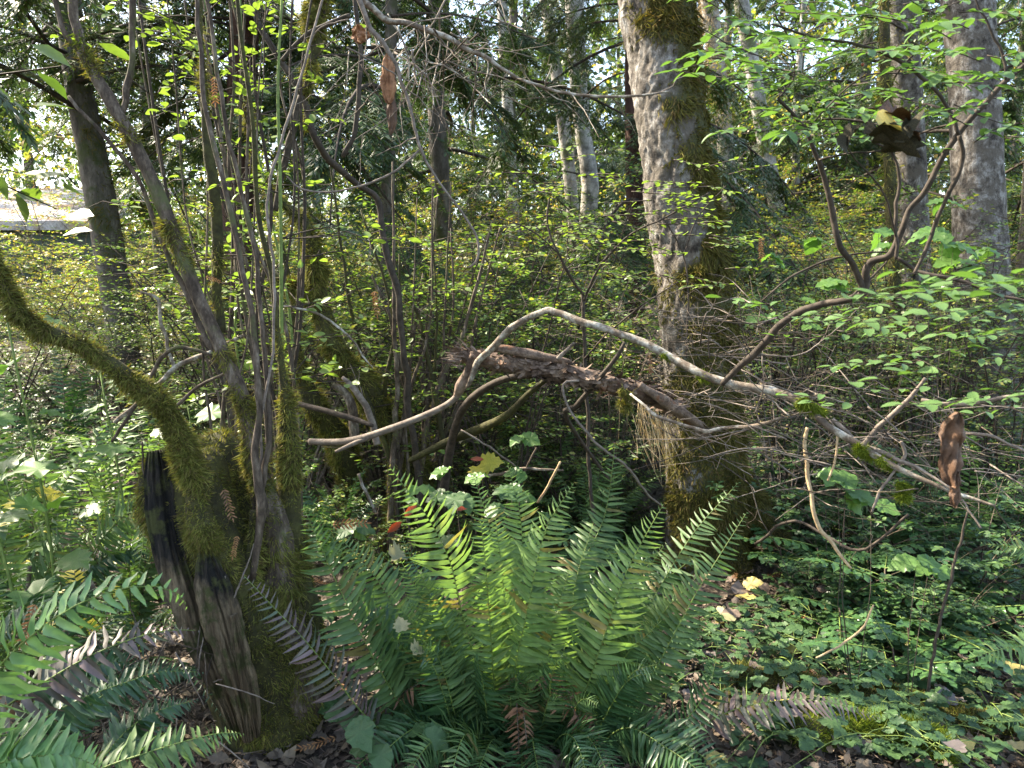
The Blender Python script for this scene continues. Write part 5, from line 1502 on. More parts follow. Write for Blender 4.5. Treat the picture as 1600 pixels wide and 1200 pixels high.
hfrond([(-120, 1260, 1.45), (-20, 1200, 1.42), (40, 1184, 1.42), (90, 1180, 1.44), (130, 1188, 1.48), (165, 1205, 1.52)], 'fern_pale', 34, .11, parent=lf, wk=.24, twist=.2)
hfrond([(60, 1260, 1.6), (150, 1205, 1.6), (230, 1176, 1.62), (290, 1158, 1.66), (340, 1146, 1.72), (375, 1146, 1.78)], 'fern', 34, .075, up=(.2, -.6, .8), parent=lf)
hfrond([(-60, 1230, 1.7), (60, 1130, 1.75), (120, 1095, 1.8), (170, 1075, 1.85), (215, 1060, 1.9)], 'fern_dark', 30, .09, up=(.1, -.6, .8), parent=lf)
hfrond([(60, 1180, 1.9), (130, 1110, 1.95), (190, 1070, 2.0), (250, 1050, 2.05), (310, 1050, 2.1)], 'fern_dark', 32, .085, up=(.1, -.6, .8), parent=lf)
hfrond([(0, 1160, 2.0), (60, 1090, 2.05), (120, 1050, 2.1), (180, 1035, 2.15), (240, 1040, 2.2)], 'fern_dark', 32, .085, up=(.1, -.6, .8), parent=lf)
hfrond([(140, 1210, 1.85), (200, 1140, 1.9), (250, 1110, 1.95), (300, 1095, 2.0)], 'fern_dark', 30, .075, up=(.1, -.6, .8), parent=lf)
lf2 = thing('sword_fern', 'dark green fern whose broad fronds hang beside the charred stump', 'fern', lf_base(60, 930, 2.9))
hfrond([(120, 900, 2.9), (170, 830, 2.75), (205, 800, 2.65), (225, 815, 2.58), (222, 860, 2.5), (212, 915, 2.45)], 'fern', 34, .10, up=(.1, -.9, .4), parent=lf2)
hfrond([(20, 1000, 2.7), (70, 900, 2.6), (95, 840, 2.55), (120, 815, 2.55), (145, 805, 2.55)], 'fern', 32, .10, up=(.1, -.9, .4), parent=lf2, wk=.18)
hfrond([(-40, 1000, 2.5), (-10, 900, 2.45), (10, 840, 2.45), (10, 815, 2.5), (0, 800, 2.52)], 'fern', 32, .10, up=(.3, -.8, .4), parent=lf2)
hfrond([(-30, 1000, 2.3), (30, 950, 2.2), (60, 940, 2.15), (90, 955, 2.1), (100, 985, 2.08)], 'fern_dark', 30, .09, up=(.1, -.5, .8), parent=lf2)
hfrond([(100, 930, 2.8), (150, 880, 2.8), (200, 860, 2.85), (240, 870, 2.9)], 'fern_dark', 30, .09, up=(.1, -.6, .8), parent=lf2)
hfrond([(60, 960, 2.4), (100, 940, 2.3), (140, 935, 2.25), (185, 950, 2.2)], 'fern_dark', 30, .09, up=(.1, -.6, .8), parent=lf2)
rf = thing('sword_fern', 'small fern reaching in over the bramble leaves by the mossy log', 'fern', lf_base(1720, 1080, 2.4))
hfrond([(1720, 1060, 2.4), (1660, 1020, 2.35), (1600, 1010, 2.3), (1550, 1018, 2.25), (1510, 1030, 2.2)], 'fern_sunlit', 30, .075, up=(-.1, -.7, .7), parent=rf)
hfrond([(1720, 1080, 2.3), (1660, 1110, 2.2), (1600, 1125, 2.15), (1550, 1128, 2.12), (1510, 1120, 2.1)], 'fern_sunlit', 34, .03, up=(-.1, -.7, .7), parent=rf)
hfrond([(1700, 1000, 2.6), (1650, 900, 2.7), (1600, 860, 2.75), (1540, 850, 2.8)], 'fern', 30, .09, up=(-.1, -.7, .7), parent=rf)
# ------------------------------------------------------------------ ferns of the undergrowth
def gx(px, d):
    return float(at(px, 600, d)[0])
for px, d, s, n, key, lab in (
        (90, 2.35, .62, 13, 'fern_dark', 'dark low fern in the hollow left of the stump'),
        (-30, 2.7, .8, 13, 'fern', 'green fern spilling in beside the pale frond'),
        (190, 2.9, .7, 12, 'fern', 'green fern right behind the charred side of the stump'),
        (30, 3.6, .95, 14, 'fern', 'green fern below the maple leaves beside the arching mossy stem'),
        (150, 4.3, .95, 14, 'fern_sunlit', 'brighter fern catching sun behind the charred stump'),
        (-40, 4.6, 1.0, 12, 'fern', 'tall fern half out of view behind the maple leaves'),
        (250, 5.2, .95, 14, 'fern_sunlit', 'sunlit fern behind the top of the stump'),
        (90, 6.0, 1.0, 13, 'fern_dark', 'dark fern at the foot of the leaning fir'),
        (480, 5.6, .8, 12, 'fern_sunlit', 'small bright fern behind the vine maple foot'),
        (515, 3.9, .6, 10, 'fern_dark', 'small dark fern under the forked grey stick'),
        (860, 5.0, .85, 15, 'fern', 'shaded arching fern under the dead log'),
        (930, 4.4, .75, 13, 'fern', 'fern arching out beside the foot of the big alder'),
        (770, 5.8, .8, 13, 'fern_sunlit', 'bright fern behind the mossy shoots'),
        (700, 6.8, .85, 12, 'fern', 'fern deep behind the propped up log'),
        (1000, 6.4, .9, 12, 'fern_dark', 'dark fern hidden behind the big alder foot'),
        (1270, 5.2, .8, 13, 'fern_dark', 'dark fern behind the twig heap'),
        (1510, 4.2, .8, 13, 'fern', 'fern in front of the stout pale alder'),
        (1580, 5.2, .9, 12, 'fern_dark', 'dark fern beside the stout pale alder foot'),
        (1190, 7.2, .8, 12, 'fern_sunlit', 'sunlit fern on the slope beyond the big alder'),
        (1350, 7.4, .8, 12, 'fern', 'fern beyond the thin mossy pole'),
        (600, 8.2, .9, 12, 'fern_sunlit', 'sunlit fern beyond the crooked mossy tree'),
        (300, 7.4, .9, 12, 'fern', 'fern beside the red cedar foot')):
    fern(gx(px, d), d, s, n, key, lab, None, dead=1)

# ------------------------------------------------------------------ shrubs
def sh(key, L, label, cat, group, name):
    for px, d, s in L:
        w, far = zone(px, d)
        shrub(key, gx(px, d), d, s, label + ' ' + w + far, cat, group, name)
shrub('huckle', gx(900, 4.9), 4.9, 1.15, 'forked huckleberry shrub with small leaves just left of the big alder', 'shrub', None)
shrub('huckle', gx(790, 4.6), 4.6, 1.15, 'tall huckleberry shrub behind the broken end of the dead log', 'shrub', None)
sh('huckle', [(660, 5.0, 1.1), (740, 5.2, 1.15), (870, 5.6, 1.2), (950, 6.0, 1.2), (600, 5.6, 1.2), (520, 6.0, 1.2), (680, 8.4, 1.5), (800, 7.8, 1.4), (920, 8.6, 1.5), (600, 9.2, 1.6), (760, 9.6, 1.6), (700, 5.6, 1.2), (830, 6.2, 1.25), (900, 7.0, 1.3), (740, 7.4, 1.4), (640, 6.2, 1.2), (560, 6.6, 1.25), (980, 7.8, 1.3), (860, 8.8, 1.4)], 'small leaved huckleberry shrub', 'shrub', 'huckleberry thicket of the wood', 'huckleberry_shrub')
sh('huckle', [(1230, 5.8, 1.2), (1320, 6.6, 1.3), (1410, 6.2, 1.2), (1540, 5.6, 1.2), (1440, 7.0, 1.3), (1600, 5.4, 1.2), (1500, 4.9, 1.05), (1300, 8.6, 1.4), (1450, 9.6, 1.5), (1200, 9.6, 1.4), (1210, 5.2, 1.1), (1290, 6.0, 1.2), (1350, 5.0, 1.0), (1460, 5.4, 1.1), (1580, 4.6, 1.0), (1260, 7.4, 1.2), (1380, 8.8, 1.4), (1500, 8.0, 1.3), (1180, 8.4, 1.2)], 'small leaved huckleberry shrub', 'shrub', 'huckleberry thicket of the wood', 'huckleberry_shrub')
sh('huckle', [(380, 5.6, 1.1), (450, 5.4, 1.15), (340, 6.8, 1.2), (250, 7.0, 1.1), (150, 7.4, 1.1), (50, 7.8, 1.1), (-20, 6.6, 1.1), (400, 9.0, 1.4), (480, 7.2, 1.2), (420, 6.2, 1.1), (300, 8.6, 1.2), (200, 8.0, 1.0), (520, 9.0, 1.3)], 'small leaved huckleberry shrub', 'shrub', 'huckleberry thicket of the wood', 'huckleberry_shrub')
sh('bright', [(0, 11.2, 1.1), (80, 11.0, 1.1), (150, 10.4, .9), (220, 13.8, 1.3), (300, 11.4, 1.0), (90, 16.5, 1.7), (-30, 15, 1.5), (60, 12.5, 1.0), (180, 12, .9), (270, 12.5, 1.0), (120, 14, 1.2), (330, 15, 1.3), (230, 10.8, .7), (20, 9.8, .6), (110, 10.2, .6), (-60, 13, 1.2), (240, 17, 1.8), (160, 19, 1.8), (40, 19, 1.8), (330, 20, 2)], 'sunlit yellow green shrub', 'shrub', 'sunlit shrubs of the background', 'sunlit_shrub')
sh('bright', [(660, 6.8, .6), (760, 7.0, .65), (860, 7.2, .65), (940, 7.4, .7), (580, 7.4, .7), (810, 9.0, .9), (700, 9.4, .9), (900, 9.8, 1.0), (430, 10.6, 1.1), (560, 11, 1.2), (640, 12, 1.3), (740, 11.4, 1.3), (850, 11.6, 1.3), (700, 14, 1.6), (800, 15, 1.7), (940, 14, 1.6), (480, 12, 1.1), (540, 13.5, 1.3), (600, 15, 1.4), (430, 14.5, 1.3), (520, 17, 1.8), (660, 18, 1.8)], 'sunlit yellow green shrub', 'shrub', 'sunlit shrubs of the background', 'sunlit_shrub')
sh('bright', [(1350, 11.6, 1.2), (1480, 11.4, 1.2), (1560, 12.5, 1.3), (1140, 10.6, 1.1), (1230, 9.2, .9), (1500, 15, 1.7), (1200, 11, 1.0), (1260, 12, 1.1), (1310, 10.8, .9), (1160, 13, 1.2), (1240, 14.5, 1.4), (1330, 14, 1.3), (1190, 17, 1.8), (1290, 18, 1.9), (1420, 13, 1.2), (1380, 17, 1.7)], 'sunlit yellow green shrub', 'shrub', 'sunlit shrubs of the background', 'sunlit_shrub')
sh('bare', [(1180, 10, 1.2), (1270, 10, 1.2), (1330, 9.4, 1.0), (1220, 12.5, 1.4), (1300, 13, 1.4), (1160, 9.0, 1.0)], 'dry leafless shrub', 'shrub', 'dry leafless shrubs', 'dry_shrub')
sh('bare', [(1180, 5.4, .9), (960, 5.4, .9), (860, 5.4, .9), (1230, 4.6, .8), (640, 5.4, 1.0), (460, 5.2, 1.0)], 'dry leafless shrub', 'shrub', 'dry leafless shrubs', 'dry_shrub')
sh('low', [(780, 5.4, .9), (860, 6.4, 1.0), (700, 6.0, .9), (940, 6.6, 1.0), (560, 4.2, .9), (590, 3.9, .7), (520, 4.6, .9), (730, 4.4, .8), (960, 5.2, .9), (990, 5.0, .7), (900, 5.8, 1.0), (830, 4.6, .7)], 'low bright leafed shrub', 'shrub', 'low shrubs in the hollow', 'low_shrub')
sh('bramble', [(940, 4.9, .75), (1250, 4.2, .7), (1290, 4.5, .8), (1340, 3.9, .7), (1400, 4.4, .8), (1450, 3.8, .7), (1540, 3.6, .75), (1590, 4.2, .9), (1230, 4.9, .9), (1480, 5.0, .9), (1370, 5.6, 1.0), (1310, 3.5, .55), (1420, 3.3, .55), (1500, 3.2, .55)], 'dark leafy bramble bush', 'bramble', 'bramble bushes', 'bramble_bush')
sh('bramble', [(40, 5.0, .9), (130, 5.4, .9), (220, 6.4, 1.0), (300, 5.6, .8), (340, 4.6, .6), (400, 5.0, .8), (180, 3.6, .5), (60, 3.0, .4), (-40, 6.5, 1), (20, 7.5, 1.1), (100, 8.2, 1.1), (180, 7.2, 1), (260, 8.5, 1.1), (330, 7.8, 1), (60, 9.2, 1.2), (200, 9.6, 1.2), (-60, 8.8, 1.2)], 'dark leafy bramble bush', 'bramble', 'bramble bushes', 'bramble_bush')

# slender shrub standing before the big alder: forked stems and leaf sprays
fx = at(918, 860, 3.75)
fs = thing('huckleberry_shrub', 'slender forked huckleberry whose leaf sprays cross the big alder at mid height', 'shrub', (fx[0], fx[1], gz(fx[0], fx[1])))
for L in ([(930, 850, 3.75, 9), (922, 740, 3.75, 9), (916, 620, 3.75, 9), (912, 500, 3.7, 9), (910, 460, 3.7, 8)],
          [(912, 462, 3.7, 7), (890, 430, 3.65, 7), (872, 395, 3.6, 6), (855, 350, 3.6, 5), (858, 310, 3.6, 4)],
          [(912, 470, 3.7, 6), (935, 420, 3.6, 6), (980, 370, 3.5, 5), (1040, 340, 3.4, 4), (1110, 300, 3.4, 3)],
          [(914, 560, 3.72, 5), (950, 520, 3.6, 4), (1000, 480, 3.5, 4), (1060, 440, 3.4, 3)],
          [(872, 395, 3.6, 4), (830, 360, 3.5, 3), (780, 340, 3.5, 3)],
          [(1040, 345, 3.4, 4), (1068, 400, 3.4, 4), (1075, 470, 3.4, 4), (1072, 560, 3.4, 4)],
          [(1068, 400, 3.4, 3), (1090, 340, 3.4, 3), (1135, 290, 3.4, 2)]):
    stem(L, 'dark_stem', 7, 'stem', parent=fs)
for k in range(70):
    d = R.uniform(3.2, 3.9)
    x_, y_ = R.uniform(800, 1140), R.normal(350, 48)
    a = R.uniform(-.5, .5) + (math.pi if R.random() < .5 else 0)
    ln = R.uniform(40, 90)
    twig_leaves(fs, [(x_, y_, d), (x_ + ln * .5 * math.cos(a), y_ - ln * .3 * math.sin(a), d - .05), (x_ + ln * math.cos(a), y_ - ln * .5 * math.sin(a), d - .1)], int(R.integers(6, 11)), .038, meshes=LEAF_HUCK)

# ------------------------------------------------------------------ big leaved plants on the left
def palm_plant(px, d, h, n, size, label, meshes, lean=(0, 0), name='thimbleberry'):
    x = gx(px, d)
    g = gz(x, d)
    t = thing(name, label, 'plant', (x, d, g))
    u = np.linspace(0, 1, 10)[:, None]
    P = np.array([x, d, g]) + np.array([lean[0], lean[1], h]) * u + np.array([.04, 0, 0]) * np.sin(u * 4)
    part('stem', tube(P, np.linspace(.007, .003, 10), 6), M['green_stem'], t)
    for k in range(n):
        i = int(9 * (1 - .55 * k / n))
        a = k * 2.4 + R.normal(0, .3)
        d2 = np.array([math.cos(a), math.sin(a) * .8 - .25, -.12])
        pe = P[i] + d2 * size * R.uniform(.5, .9)
        part('leaf_stalk', tube(np.stack([P[i], (P[i] + pe) / 2 + [0, 0, .03], pe]), [.0022, .0018, .0015], 4), M['green_stem'], t)
        inst('leaf', meshes[R.integers(len(meshes))], t, pe, d2, np.array([R.normal(0, .25), R.normal(-.35, .2), 1]), size * R.uniform(.75, 1.15))
palm_plant(55, 2.5, 1.42, 9, .11, 'broad leaved plant with hanging lobed leaves above the arching mossy stem', LEAF_PALM, (-.05, 0))
palm_plant(5, 2.3, 1.10, 8, .115, 'broad leaved plant with toothed pale leaves under the mossy stem end', LEAF_PALM, (-.1, 0))
palm_plant(170, 3.0, 1.18, 6, .11, 'broad leaved plant with a flat tier of leaves between the mossy stems', LEAF_PALM, (.0, 0))
palm_plant(40, 3.3, .78, 8, .13, 'low plant with sunlit yellow green lobed leaves', LEAF_PALM_Y + LEAF_PALM, (-.05, 0))
palm_plant(70, 2.75, .48, 4, .10, 'small plant with bright yellow leaves among the left ferns', LEAF_PALM_Y, (0, 0))
palm_plant(180, 3.2, .46, 3, .08, 'tiny yellow leaved sprout beside the stump', LEAF_PALM_Y, (0, 0))
palm_plant(330, 3.4, .72, 7, .13, 'fresh green lobed leaves behind the stump top', LEAF_PALM, (0, 0))
palm_plant(300, 4.2, .9, 7, .15, 'green lobed plant between the stump and the cedar', LEAF_PALM, (0, 0))
palm_plant(420, 4.2, .55, 6, .12, 'lobed plant behind the vine maple foot', LEAF_PALM, (0, 0))
# yellow and red turning leaf behind the big fern
x = gx(755, 3.7)
t = thing('turning_maple_sprout', 'little sprout with a yellow and red turning leaf behind the big fern', 'plant', (x, 3.7, gz(x, 3.7)))
pt = at(752, 735, 3.7)
part('stem', tube(np.stack([[x, 3.7, gz(x, 3.7)], [x + .02, 3.7, pt[2] * .5], pt]), [.004, .003, .002], 5), M['brown_stem'], t)
for me, px, py, s, D in ((LEAF_PALM_Y[0], 752, 722, .11, (1, -.2, .1)), (LEAF_PALM_Y[1], 745, 728, .09, (.2, -.6, -.4))):
    inst('leaf', me, t, at(px, py, 3.68), D, (0, -.8, .6), s)
red = unit_leaf('leaf', M['red_leaf'], .36, -.2)
inst('leaf', red, t, at(756, 718, 3.67), (-1, 0, .1), (0, -.8, .5), .07)
x = gx(650, 3.3)
t = thing('turning_sprout', 'dark sprout with narrow red leaves at the foot of the mossy shoots', 'plant', (x, 3.3, gz(x, 3.3)))
part('stem', tube(np.stack([[x, 3.3, gz(x, 3.3)], at(640, 830, 3.3), at(630, 790, 3.3)]), [.004, .003, .002], 5), M['brown_stem'], t)
for px, py, D in ((632, 808, (.7, 0, .8)), (628, 815, (-.8, 0, -.6)), (702, 792, (1, 0, -.02))):
    inst('leaf', red, t, at(px, py, 3.28), D, (.2, -.9, .4), .09)
# leafy plant with big oval leaves behind the fern top and on the far side of the arch
def oval_plant(px, py, d, n, size, label, meshes=None, spread=60, name='salal_plant'):
    x = gx(px, d)
    t = thing(name, label, 'plant', (x, d, gz(x, d)))
    for k in range(n):
        pe = at(px + R.normal(0, spread), py + R.normal(0, spread * .45), d + R.normal(0, .1))
        b = np.array([x, d, gz(x, d)])
        part('stem', tube(np.stack([b, b * .5 + pe * .5 + R.normal(0, .02, 3), pe]), [.0018, .0015, .001], 4), M['dark_stem'], t)
        for j in range(3):
            inst('leaf', (meshes or OVAL)[R.integers(len(meshes or OVAL))], t, pe, (R.normal(), R.normal() * .6 - .2, -.25), (R.normal(0, .3), -.5, 1), size * R.uniform(.7, 1.2))
OVAL = [fan_leaf('leaf', OVATE, M['bramble'], R.uniform(-.3, 0), R.uniform(-.3, .1)) for _ in range(4)]
OVALB = [fan_leaf('leaf', OVATE, M['maple'], R.uniform(-.3, 0), R.uniform(-.3, .1)) for _ in range(4)]
oval_plant(720, 790, 3.3, 9, .10, 'plant with glossy oval leaves right behind the big fern')
oval_plant(780, 760, 3.6, 8, .09, 'yellowing leafy plant behind the big fern tips', OVALB)
oval_plant(1350, 370, 4.2, 8, .12, 'salmonberry sprays of broad leaves behind the forked shrub stems', OVALB, 80, 'salmonberry')
oval_plant(1460, 400, 4.0, 8, .13, 'salmonberry leaves hanging before the stout pale alder', OVALB, 60, 'salmonberry')
oval_plant(1270, 480, 4.4, 8, .09, 'salmonberry leaves above the twig tangle', OVALB, 50, 'salmonberry')
oval_plant(1360, 770, 2.6, 4, .10, 'pale green oval leaves hanging under the arching branch', OVALB, 40)
oval_plant(1450, 880, 2.55, 2, .10, 'single bright leafed sprout in the dark brambles', OVALB, 14)
oval_plant(560, 1120, 2.15, 5, .09, 'toothed bramble leaves at the foot of the stump', None, 30, 'bramble_plant')
oval_plant(640, 1150, 2.2, 5, .09, 'toothed bramble leaves tucked under the big fern', None, 24, 'bramble_plant')
# straw tuft at the alder foot
x0 = at(1010, 690, 4.0)
n = 110
P = at(1018, 640, 3.98) + R.normal(0, [.06, .05, .10], (n, 3))
solo('straw_tuft', blades(P, np.array([.25, -.1, -1]) + R.normal(0, .22, (n, 3)), rand_dirs(n), R.uniform(.12, .34, n), .004, STRAND, bend=R.uniform(-.3, .3, n), fold=0, flat=True), M['straw'], 'tuft of dry straw hanging on the left edge of the big alder', 'straw')

# ------------------------------------------------------------------ trailing brambles and oregon grape on the ground
GBR = 'trailing bramble plants on the leafy ground'
def bramble_plant(x, y, n, s, label, group):
    g = gz(x, y)
    t = thing('trailing_bramble', label, 'bramble', (x, y, g), group)
    a = R.uniform(0, 6.28)
    ln = .07 * n
    u = np.linspace(0, 1, 9)
    px = x + np.cos(a) * ln * (u - .5)
    py = y + np.sin(a) * ln * (u - .5) + .03 * np.sin(u * 5)
    P = on_ground(px, py) + np.stack([u * 0, u * 0, .03 + .06 * np.sin(u * np.pi)], 1)
    part('stem', tube(P, np.linspace(.0025, .0012, 9), 4), M['green_stem'], t)
    for k in range(n):
        i = min(int((k + .5) / n * 9), 8)
        b = a + (1.1 if k % 2 else -1.1) + R.normal(0, .4)
        inst('leaf', LEAF_TRI[R.integers(6)], t, P[i], (math.cos(b), math.sin(b), R.uniform(.05, .45)), (R.normal(0, .2), R.normal(-.15, .2), 1), s * R.uniform(.75, 1.2))
cnt = 0
while cnt < 205:
    d = R.uniform(2.2, 5.0)
    px = R.uniform(1010, 1680)
    if (px < 1190 and d < 2.6) or (px < 1230 and 3.3 < d < 4.6):
        continue
    bramble_plant(gx(px, d), d, int(R.integers(4, 8)), R.uniform(.06, .10), 'trailing three leaved bramble on the ground ' + gzone(px, d), GBR)
    cnt += 1
for k in range(36):
    d = R.uniform(2.6, 5.5)
    px = R.uniform(-80, 1000)
    bramble_plant(gx(px, d), d, int(R.integers(4, 8)), R.uniform(.09, .13), 'trailing three leaved bramble low on the ground ' + zone(px, 5)[0], 'trailing brambles under the ferns')
GOG = 'oregon grape plants by the alder root'
for px, d in ((1400, 3.3), (1440, 3.1), (1480, 3.4), (1370, 3.6), (1330, 3.2), (1500, 3.0), (1540, 3.3), (1290, 3.7), (1440, 3.9), (1230, 3.9), (1590, 3.5), (1210, 4.4), (940, 4.4), (980, 4.7), (960, 4.1), (1350, 4.2), (1420, 2.8), (930, 3.9)):
    x = gx(px, d)
    t = thing('oregon_grape', 'oregon grape with glossy holly like leaflets ' + gzone(px, d), 'plant', (x, d, gz(x, d)), GOG)
    hh = R.uniform(.12, .3)
    P = np.array([x, d, gz(x, d)]) + np.array([[0, 0, 0], [.01, 0, hh * .5], [0, .01, hh]])
    part('stem', tube(P, [.005, .004, .003], 5), M['brown_stem'], t)
    a0 = R.uniform(0, 6.28)
    for k in range(6):
        a = a0 + k * 1.05 + R.normal(0, .2)
        inst('leaf', LEAF_PIN[R.integers(4)], t, P[2] - [0, 0, .02 * k], (math.cos(a), math.sin(a), R.uniform(.1, .5)), (0, 0, 1), R.uniform(.22, .34))

# ------------------------------------------------------------------ leaf litter and fallen leaves
n = 30000
y = R.uniform(1.9, 9, n) ** 1.0
x = R.uniform(-1, 1, n) * (y * .78 + .3)
P = on_ground(x, y, .004 + .012 * R.random(n))
a = R.uniform(0, 6.28, n)
Ls = .02 + .06 * R.random(n) ** 1.6
lit = blades(P, np.stack([np.cos(a), np.sin(a), R.normal(0, .18, n)], 1), np.array([0, 0, 1]) + R.normal(0, .3, (n, 3)), Ls, Ls * R.uniform(.25, .6, n), LEAF_LOW, bend=R.uniform(-.5, .5, n), fold=R.uniform(-.25, .25))
n = 7000
y = R.uniform(2.0, 3.8, n)
x = R.uniform(-1, 1, n) * (y * .75 + .2)
a = R.uniform(0, 6.28, n)
lit2 = fans(OVATE, on_ground(x, y, .012 + .02 * R.random(n)), np.stack([np.cos(a), np.sin(a), R.normal(0, .2, n)], 1), np.array([0, 0, 1]) + R.normal(0, .4, (n, 3)), .022 + .04 * R.random(n) ** 2, R.normal(0, .35, n), R.normal(0, .5, n))
o = link('leaf_litter', make_mesh('leaf_litter', [(*lit, 0), (*lit2, 0)], [M['litter']]))
tag(o, 'brown leaf litter carpeting the forest floor', 'leaf litter', kind='stuff')
n = 26000
y = R.uniform(1.9, 7, n)
x = R.uniform(-1, 1, n) * (y * .78 + .3)
a = R.uniform(0, 6.28, n)
tw = blades(on_ground(x, y, .015), np.stack([np.cos(a), np.sin(a), R.normal(0, .1, n)], 1), np.array([0, 0, 1.0]) + R.normal(0, .3, (n, 3)), R.uniform(.03, .16, n), R.uniform(.001, .003, n), [(0, 1), (.5, .9), (1, .5)], bend=R.uniform(-.15, .15, n), fold=.0, flat=True)
o = link('twig_litter', make_mesh('twig_litter', [(*tw, 0)], [M['fall_brown']]))
tag(o, 'small dead twigs and needles strewn over the leaf litter', 'twig litter', kind='stuff')

FALL = {
    'yellow': ([fan_leaf('leaf', o_, M['fall_yellow'], R.uniform(-.2, .2), R.uniform(-.18, .12)) for o_ in (OVATE, HEART, PALMATE)], 'yellow fallen leaf lying among the trailing brambles', 'yellow fallen leaves'),
    'pale': ([fan_leaf('leaf', o_, M['fall_pale'], R.uniform(-.2, .2), R.uniform(-.18, .12)) for o_ in (OVATE, HEART, OVATE)], 'pale greenish fallen leaf lying among the trailing brambles', 'pale fallen leaves'),
    'brown': ([fan_leaf('leaf', o_, M['fall_brown'], R.uniform(-.2, .2), R.uniform(-.18, .12)) for o_ in (OVATE, HEART, OVATE)], 'curled brown fallen leaf lying among the trailing brambles', 'brown fallen leaves'),
    'grey': ([fan_leaf('leaf', o_, M['fall_grey'], R.uniform(-.2, .2), R.uniform(-.18, .12)) for o_ in (OVATE, HEART, OVATE)], 'grey purple fallen leaf lying among the trailing brambles', 'grey fallen leaves')}
def cedar_sprig(m):
    P, D = [], []
    for k in range(9):
        for s in (-1, 1):
            P.append((k / 9, 0, 0))
            D.append((.7, s * .8, R.normal(0, .15)))
    P.append((.95, 0, 0)); D.append((1, 0, 0))
    n_ = len(P)
    V, F = blades(np.array(P, float), np.array(D, float), np.array([[0, 0, 1.0]] * n_), R.uniform(.14, .26, n_), .05, P4, bend=.1, fold=.1)
    s_ = tube(np.array([[0, 0, 0], [.5, 0, .02], [1, 0, 0]]), [.012, .010, .006], 4)
    return make_mesh('sprig', [(V, F, 0), (*s_, 0)], [m])
SPRIG = [cedar_sprig(M['fall_orange']) for _ in range(2)]
SPRIG_B = [cedar_sprig(M['fern_dead'])]
for key, cnt_ in (('yellow', 36), ('pale', 36), ('brown', 80), ('grey', 50)):
    meshes, lab, grp = FALL[key]
    for k in range(cnt_):
        d = R.uniform(2.2, 4.6)
        px = R.uniform(980, 1650)
        x = gx(px, d)
        a = R.uniform(0, 6.28)
        o = inst('fallen_leaf', meshes[R.integers(3)], None, (x, d, gz(x, d) + R.uniform(.02, .10)), (math.cos(a), math.sin(a), R.normal(0, .25)), (R.normal(0, .35), R.normal(-.15, .35), 1), R.uniform(.045, .10))
        tag(o, lab.replace('lying among the trailing brambles', 'lying ' + gzone(px, d)), 'leaf', grp)
for k in range(50):
    d = R.uniform(2.2, 5)
    px = R.uniform(420, 1600)
    x = gx(px, d)
    a = R.uniform(0, 6.28)
    o = inst('cedar_sprig', SPRIG[k % 2], None, (x, d, gz(x, d) + .04), (math.cos(a), math.sin(a), 0), (R.normal(0, .2), -.2, 1), R.uniform(.06, .13))
    tag(o, 'orange brown dead cedar sprig dropped ' + (gzone(px, d) if px > 980 else 'under the ferns ' + zone(px, 5)[0]), 'sprig', 'orange cedar sprigs on the ground')
for px, py, d, D, s, lab, me in ((371, 838, 2.2, (-.2, -.2, -1), .06, 'orange cedar sprig caught in the moss of the stump', SPRIG[0]),
                              (350, 765, 2.25, (.3, -.1, -1), .09, 'reddish dead cedar sprig hanging on the mossy rim of the stump', SPRIG_B[0]),
                              (520, 820, 3.0, (1, 0, .05), .14, 'orange dead fern tip lying before the mossy clump', SPRIG[1]),
                              (55, 945, 1.9, (-.4, 0, -1), .11, 'orange dead sprig standing behind the pale green frond', SPRIG[0]),
                              (322, 432, 2.6, (1, 0, -.4), .05, 'orange sprig lodged between the brown stems', SPRIG[1]),
                              (585, 455, 3.9, (.1, 0, -1), .12, 'orange brown spray hanging in the huckleberry leaves', SPRIG[0]),
                              (335, 120, 2.5, (.0, 0, -1), .08, 'yellowish dried moss tassel hanging on the brown stems', SPRIG[0]),
                              (1190, 370, 3.6, (.0, 0, -1), .10, 'orange dead spray hanging before the mossy alder side', SPRIG[0]),
                              (1015, 555, 3.4, (.1, 0, -1), .08, 'rust coloured spray stuck in the tangled twigs', SPRIG_B[0])):
    o = inst('cedar_sprig', me, None, at(px, py, d), D, (.1, -1, .2), s)
    tag(o, lab, 'sprig')
TORN = [fan_leaf('leaf', OVATE, M['fall_brown'], -.4, .5), fan_leaf('leaf', PALMATE, M['fall_pale'], -.6, .8)]
for px, py, d, key, s, D, lab in ((138, 905, 2.4, 'brown', .07, (0, -.2, -1), 'grey brown dead leaf lying on the left fern'),
                             (612, 870, 2.7, 'pale', .075, (1, .6, .1), 'pale yellow green leaf resting before the mossy clump'),
                             (645, 1018, 2.15, 'pale', .045, (1, .6, .1), 'withered pale leaf caught on the big fern fronds'),
                             (628, 985, 2.15, 'pale', .045, (-.3, .5, 1), 'pale torn leaf hanging on the big fern fronds'),
                             (1160, 912, 3.6, 'yellow', .10, (.8, -.3, .1), 'large yellow leaf lying by the alder foot')):
    o = inst('fallen_leaf', TORN[key == 'pale'] if key != 'yellow' else FALL[key][0][0], None, at(px, py, d), D, (.1, -.7, .8), s)
    tag(o, lab, 'leaf')

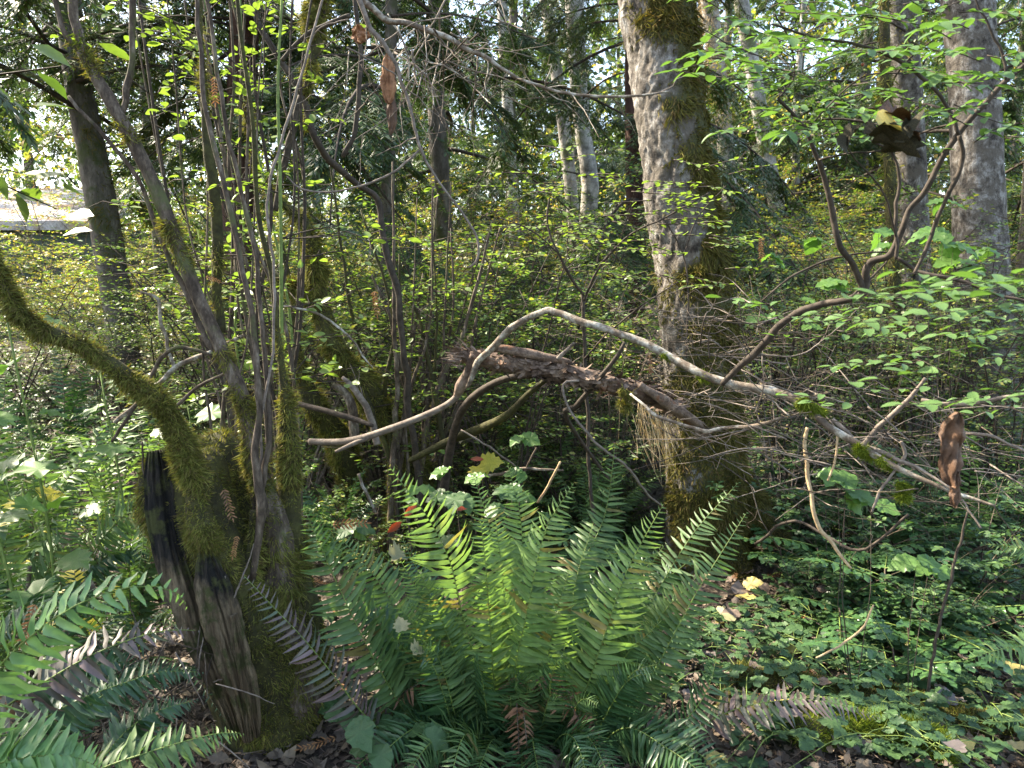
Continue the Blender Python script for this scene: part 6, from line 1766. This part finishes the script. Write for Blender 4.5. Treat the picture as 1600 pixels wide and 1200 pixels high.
# ------------------------------------------------------------------ mossy logs on the ground
def ground_log(L, w, label, nm, key='moss_green'):
    p, r = pxpath([(a, b, d, w) for a, b, d in L], 24)
    p[:, 2] = ground_z(p[:, 0], p[:, 1]) + r * .15
    v, f = tube(p, r, 16, .3, 8, 5)
    t = thing('mossy_log', label, 'log', p[0])
    b = part('trunk', (v, f), M['mossy_bark'], t)
    part('moss', moss(v, f, nm, .022, .0032, .1, mask=lambda P, N: np.clip(N[:, 2] + .5 + fbm(P * 5, 2), 0, 1), rnd=.8), M[key], b, kind='stuff')
ground_log([(1150, 1065, 2.75), (1300, 1080, 2.65), (1420, 1095, 2.6), (1540, 1120, 2.55), (1680, 1150, 2.5)], 66, 'low mossy log half sunk in the ground among the brambles', 30000, 'moss')
ground_log([(1240, 1180, 2.36), (1310, 1170, 2.38), (1400, 1185, 2.36), (1480, 1215, 2.3)], 80, 'mossy hump of a rotten log below the low brown tipped frond', 22000, 'moss_green')
ground_log([(1130, 1100, 2.6), (1200, 1130, 2.5), (1270, 1160, 2.42)], 60, 'short mossy log end beside the big fern', 10000, 'moss')
ground_log([(1310, 905, 3.3), (1360, 875, 3.45), (1420, 850, 3.6), (1500, 900, 3.5)], 36, 'thin mossy fallen branch winding through the brambles', 9000, 'moss_dark')
# dry brown twigs in the hollow under the stump
GHT = 'dry twigs in the hollow beside the stump'
for k in range(44):
    d = R.uniform(1.9, 2.4)
    bx, by = R.uniform(150, 340), R.uniform(1000, 1160)
    a = R.uniform(0, 6.28)
    ln = R.uniform(40, 130)
    twig_obj([(bx, by, d, R.uniform(2, 4)), (bx + ln * .5 * math.cos(a), by + ln * .5 * math.sin(a), d, 3), (bx + ln * math.cos(a), by + ln * math.sin(a) + 6, d + .05, 1.5)], ('brown_stem', 'dark_stem', 'grey_twig')[k % 3], 'dry thin twig in the dark hollow beside the stump', group=GHT)

# ------------------------------------------------------------------ shed seen far off on the left
c0 = at(-60, 330, 16.0)
shed = thing('garden_shed', 'low shed with a pale needle strewn roof glimpsed beyond the leaning fir', 'shed', (c0[0], 16.0, gz(c0[0], 16.0)))
def box(x0, x1, y0, y1, z0, z1, dz=0.0):
    V = np.array([[x, y, z + (dz if y == y1 else 0)] for x in (x0, x1) for y in (y0, y1) for z in (z0, z1)])
    F = np.array([(0, 1, 3), (0, 3, 2), (4, 6, 7), (4, 7, 5), (0, 4, 5), (0, 5, 1), (2, 3, 7), (2, 7, 6), (0, 2, 6), (0, 6, 4), (1, 5, 7), (1, 7, 3)])
    return V, F
xl, xr = at(-300, 340, 16)[0], at(165, 340, 16)[0]
zl = at(60, 352, 16)[2]
part('wall', box(xl + .1, xr - .1, 16.2, 19.5, gz(xl, 16) - .3, zl + .02), M['shed_wall'], shed, smooth=False)
rf_ = part('roof', box(xl, xr, 16.0, 19.8, zl, zl + .09, 1.2), M['shed_roof'], shed, smooth=False)
part('fascia', box(xl, xr, 15.97, 15.995, zl - .10, zl + .085), M['shed_roof'], shed, smooth=False)
n = 1400
u = R.random(n)
P = np.stack([R.uniform(xl, xr, n), 16.05 + 3.6 * u, zl + .11 + 1.13 * u], 1)
part('needle_litter', blades(P, rand_dirs(n) * [1, 1, .2], np.array([0, 0, 1.0]) + R.normal(0, .3, (n, 3)), R.uniform(.1, .35, n), .02, STRAND, fold=0, flat=True), M['straw'], rf_, kind='stuff')

# ------------------------------------------------------------------ the far wood that reads as one mass
def mass(name, label, n, x0, x1, y0, y1, h, size, m, thr, seed):
    x = R.uniform(x0, x1, n)
    y = R.uniform(y0, y1, n)
    z = R.random(n) ** 1.1 * h
    P = np.stack([x, y, ground_z(x, y) + z], 1)
    k = fbm(P * [.35, .35, .28], seed) > thr + .25 * (z / h)
    P = P[k]
    n = len(P)
    V, F = blades(P, rand_dirs(n) + [0, 0, -.3], np.array([0, -.5, .8]) + R.normal(0, .5, (n, 3)), size * R.uniform(.5, 1.3, n), size * .55, LEAF_LOW, bend=-.2, fold=.1)
    o = link(name, make_mesh(name, [(V, F, 0)], [m]))
    tag(o, label, 'wood', kind='stuff')
mass('far_wood', 'dark evergreen mass of the far wood behind all the trunks', 90000, -34, 40, 30, 50, 18, .42, M['hemlock'], -.12, 4)
mass('far_leafy_wood', 'yellow green leafy mass of the far wood', 60000, -36, 40, 24, 46, 9, .32, M['yellowgreen'], 0.0, 9)
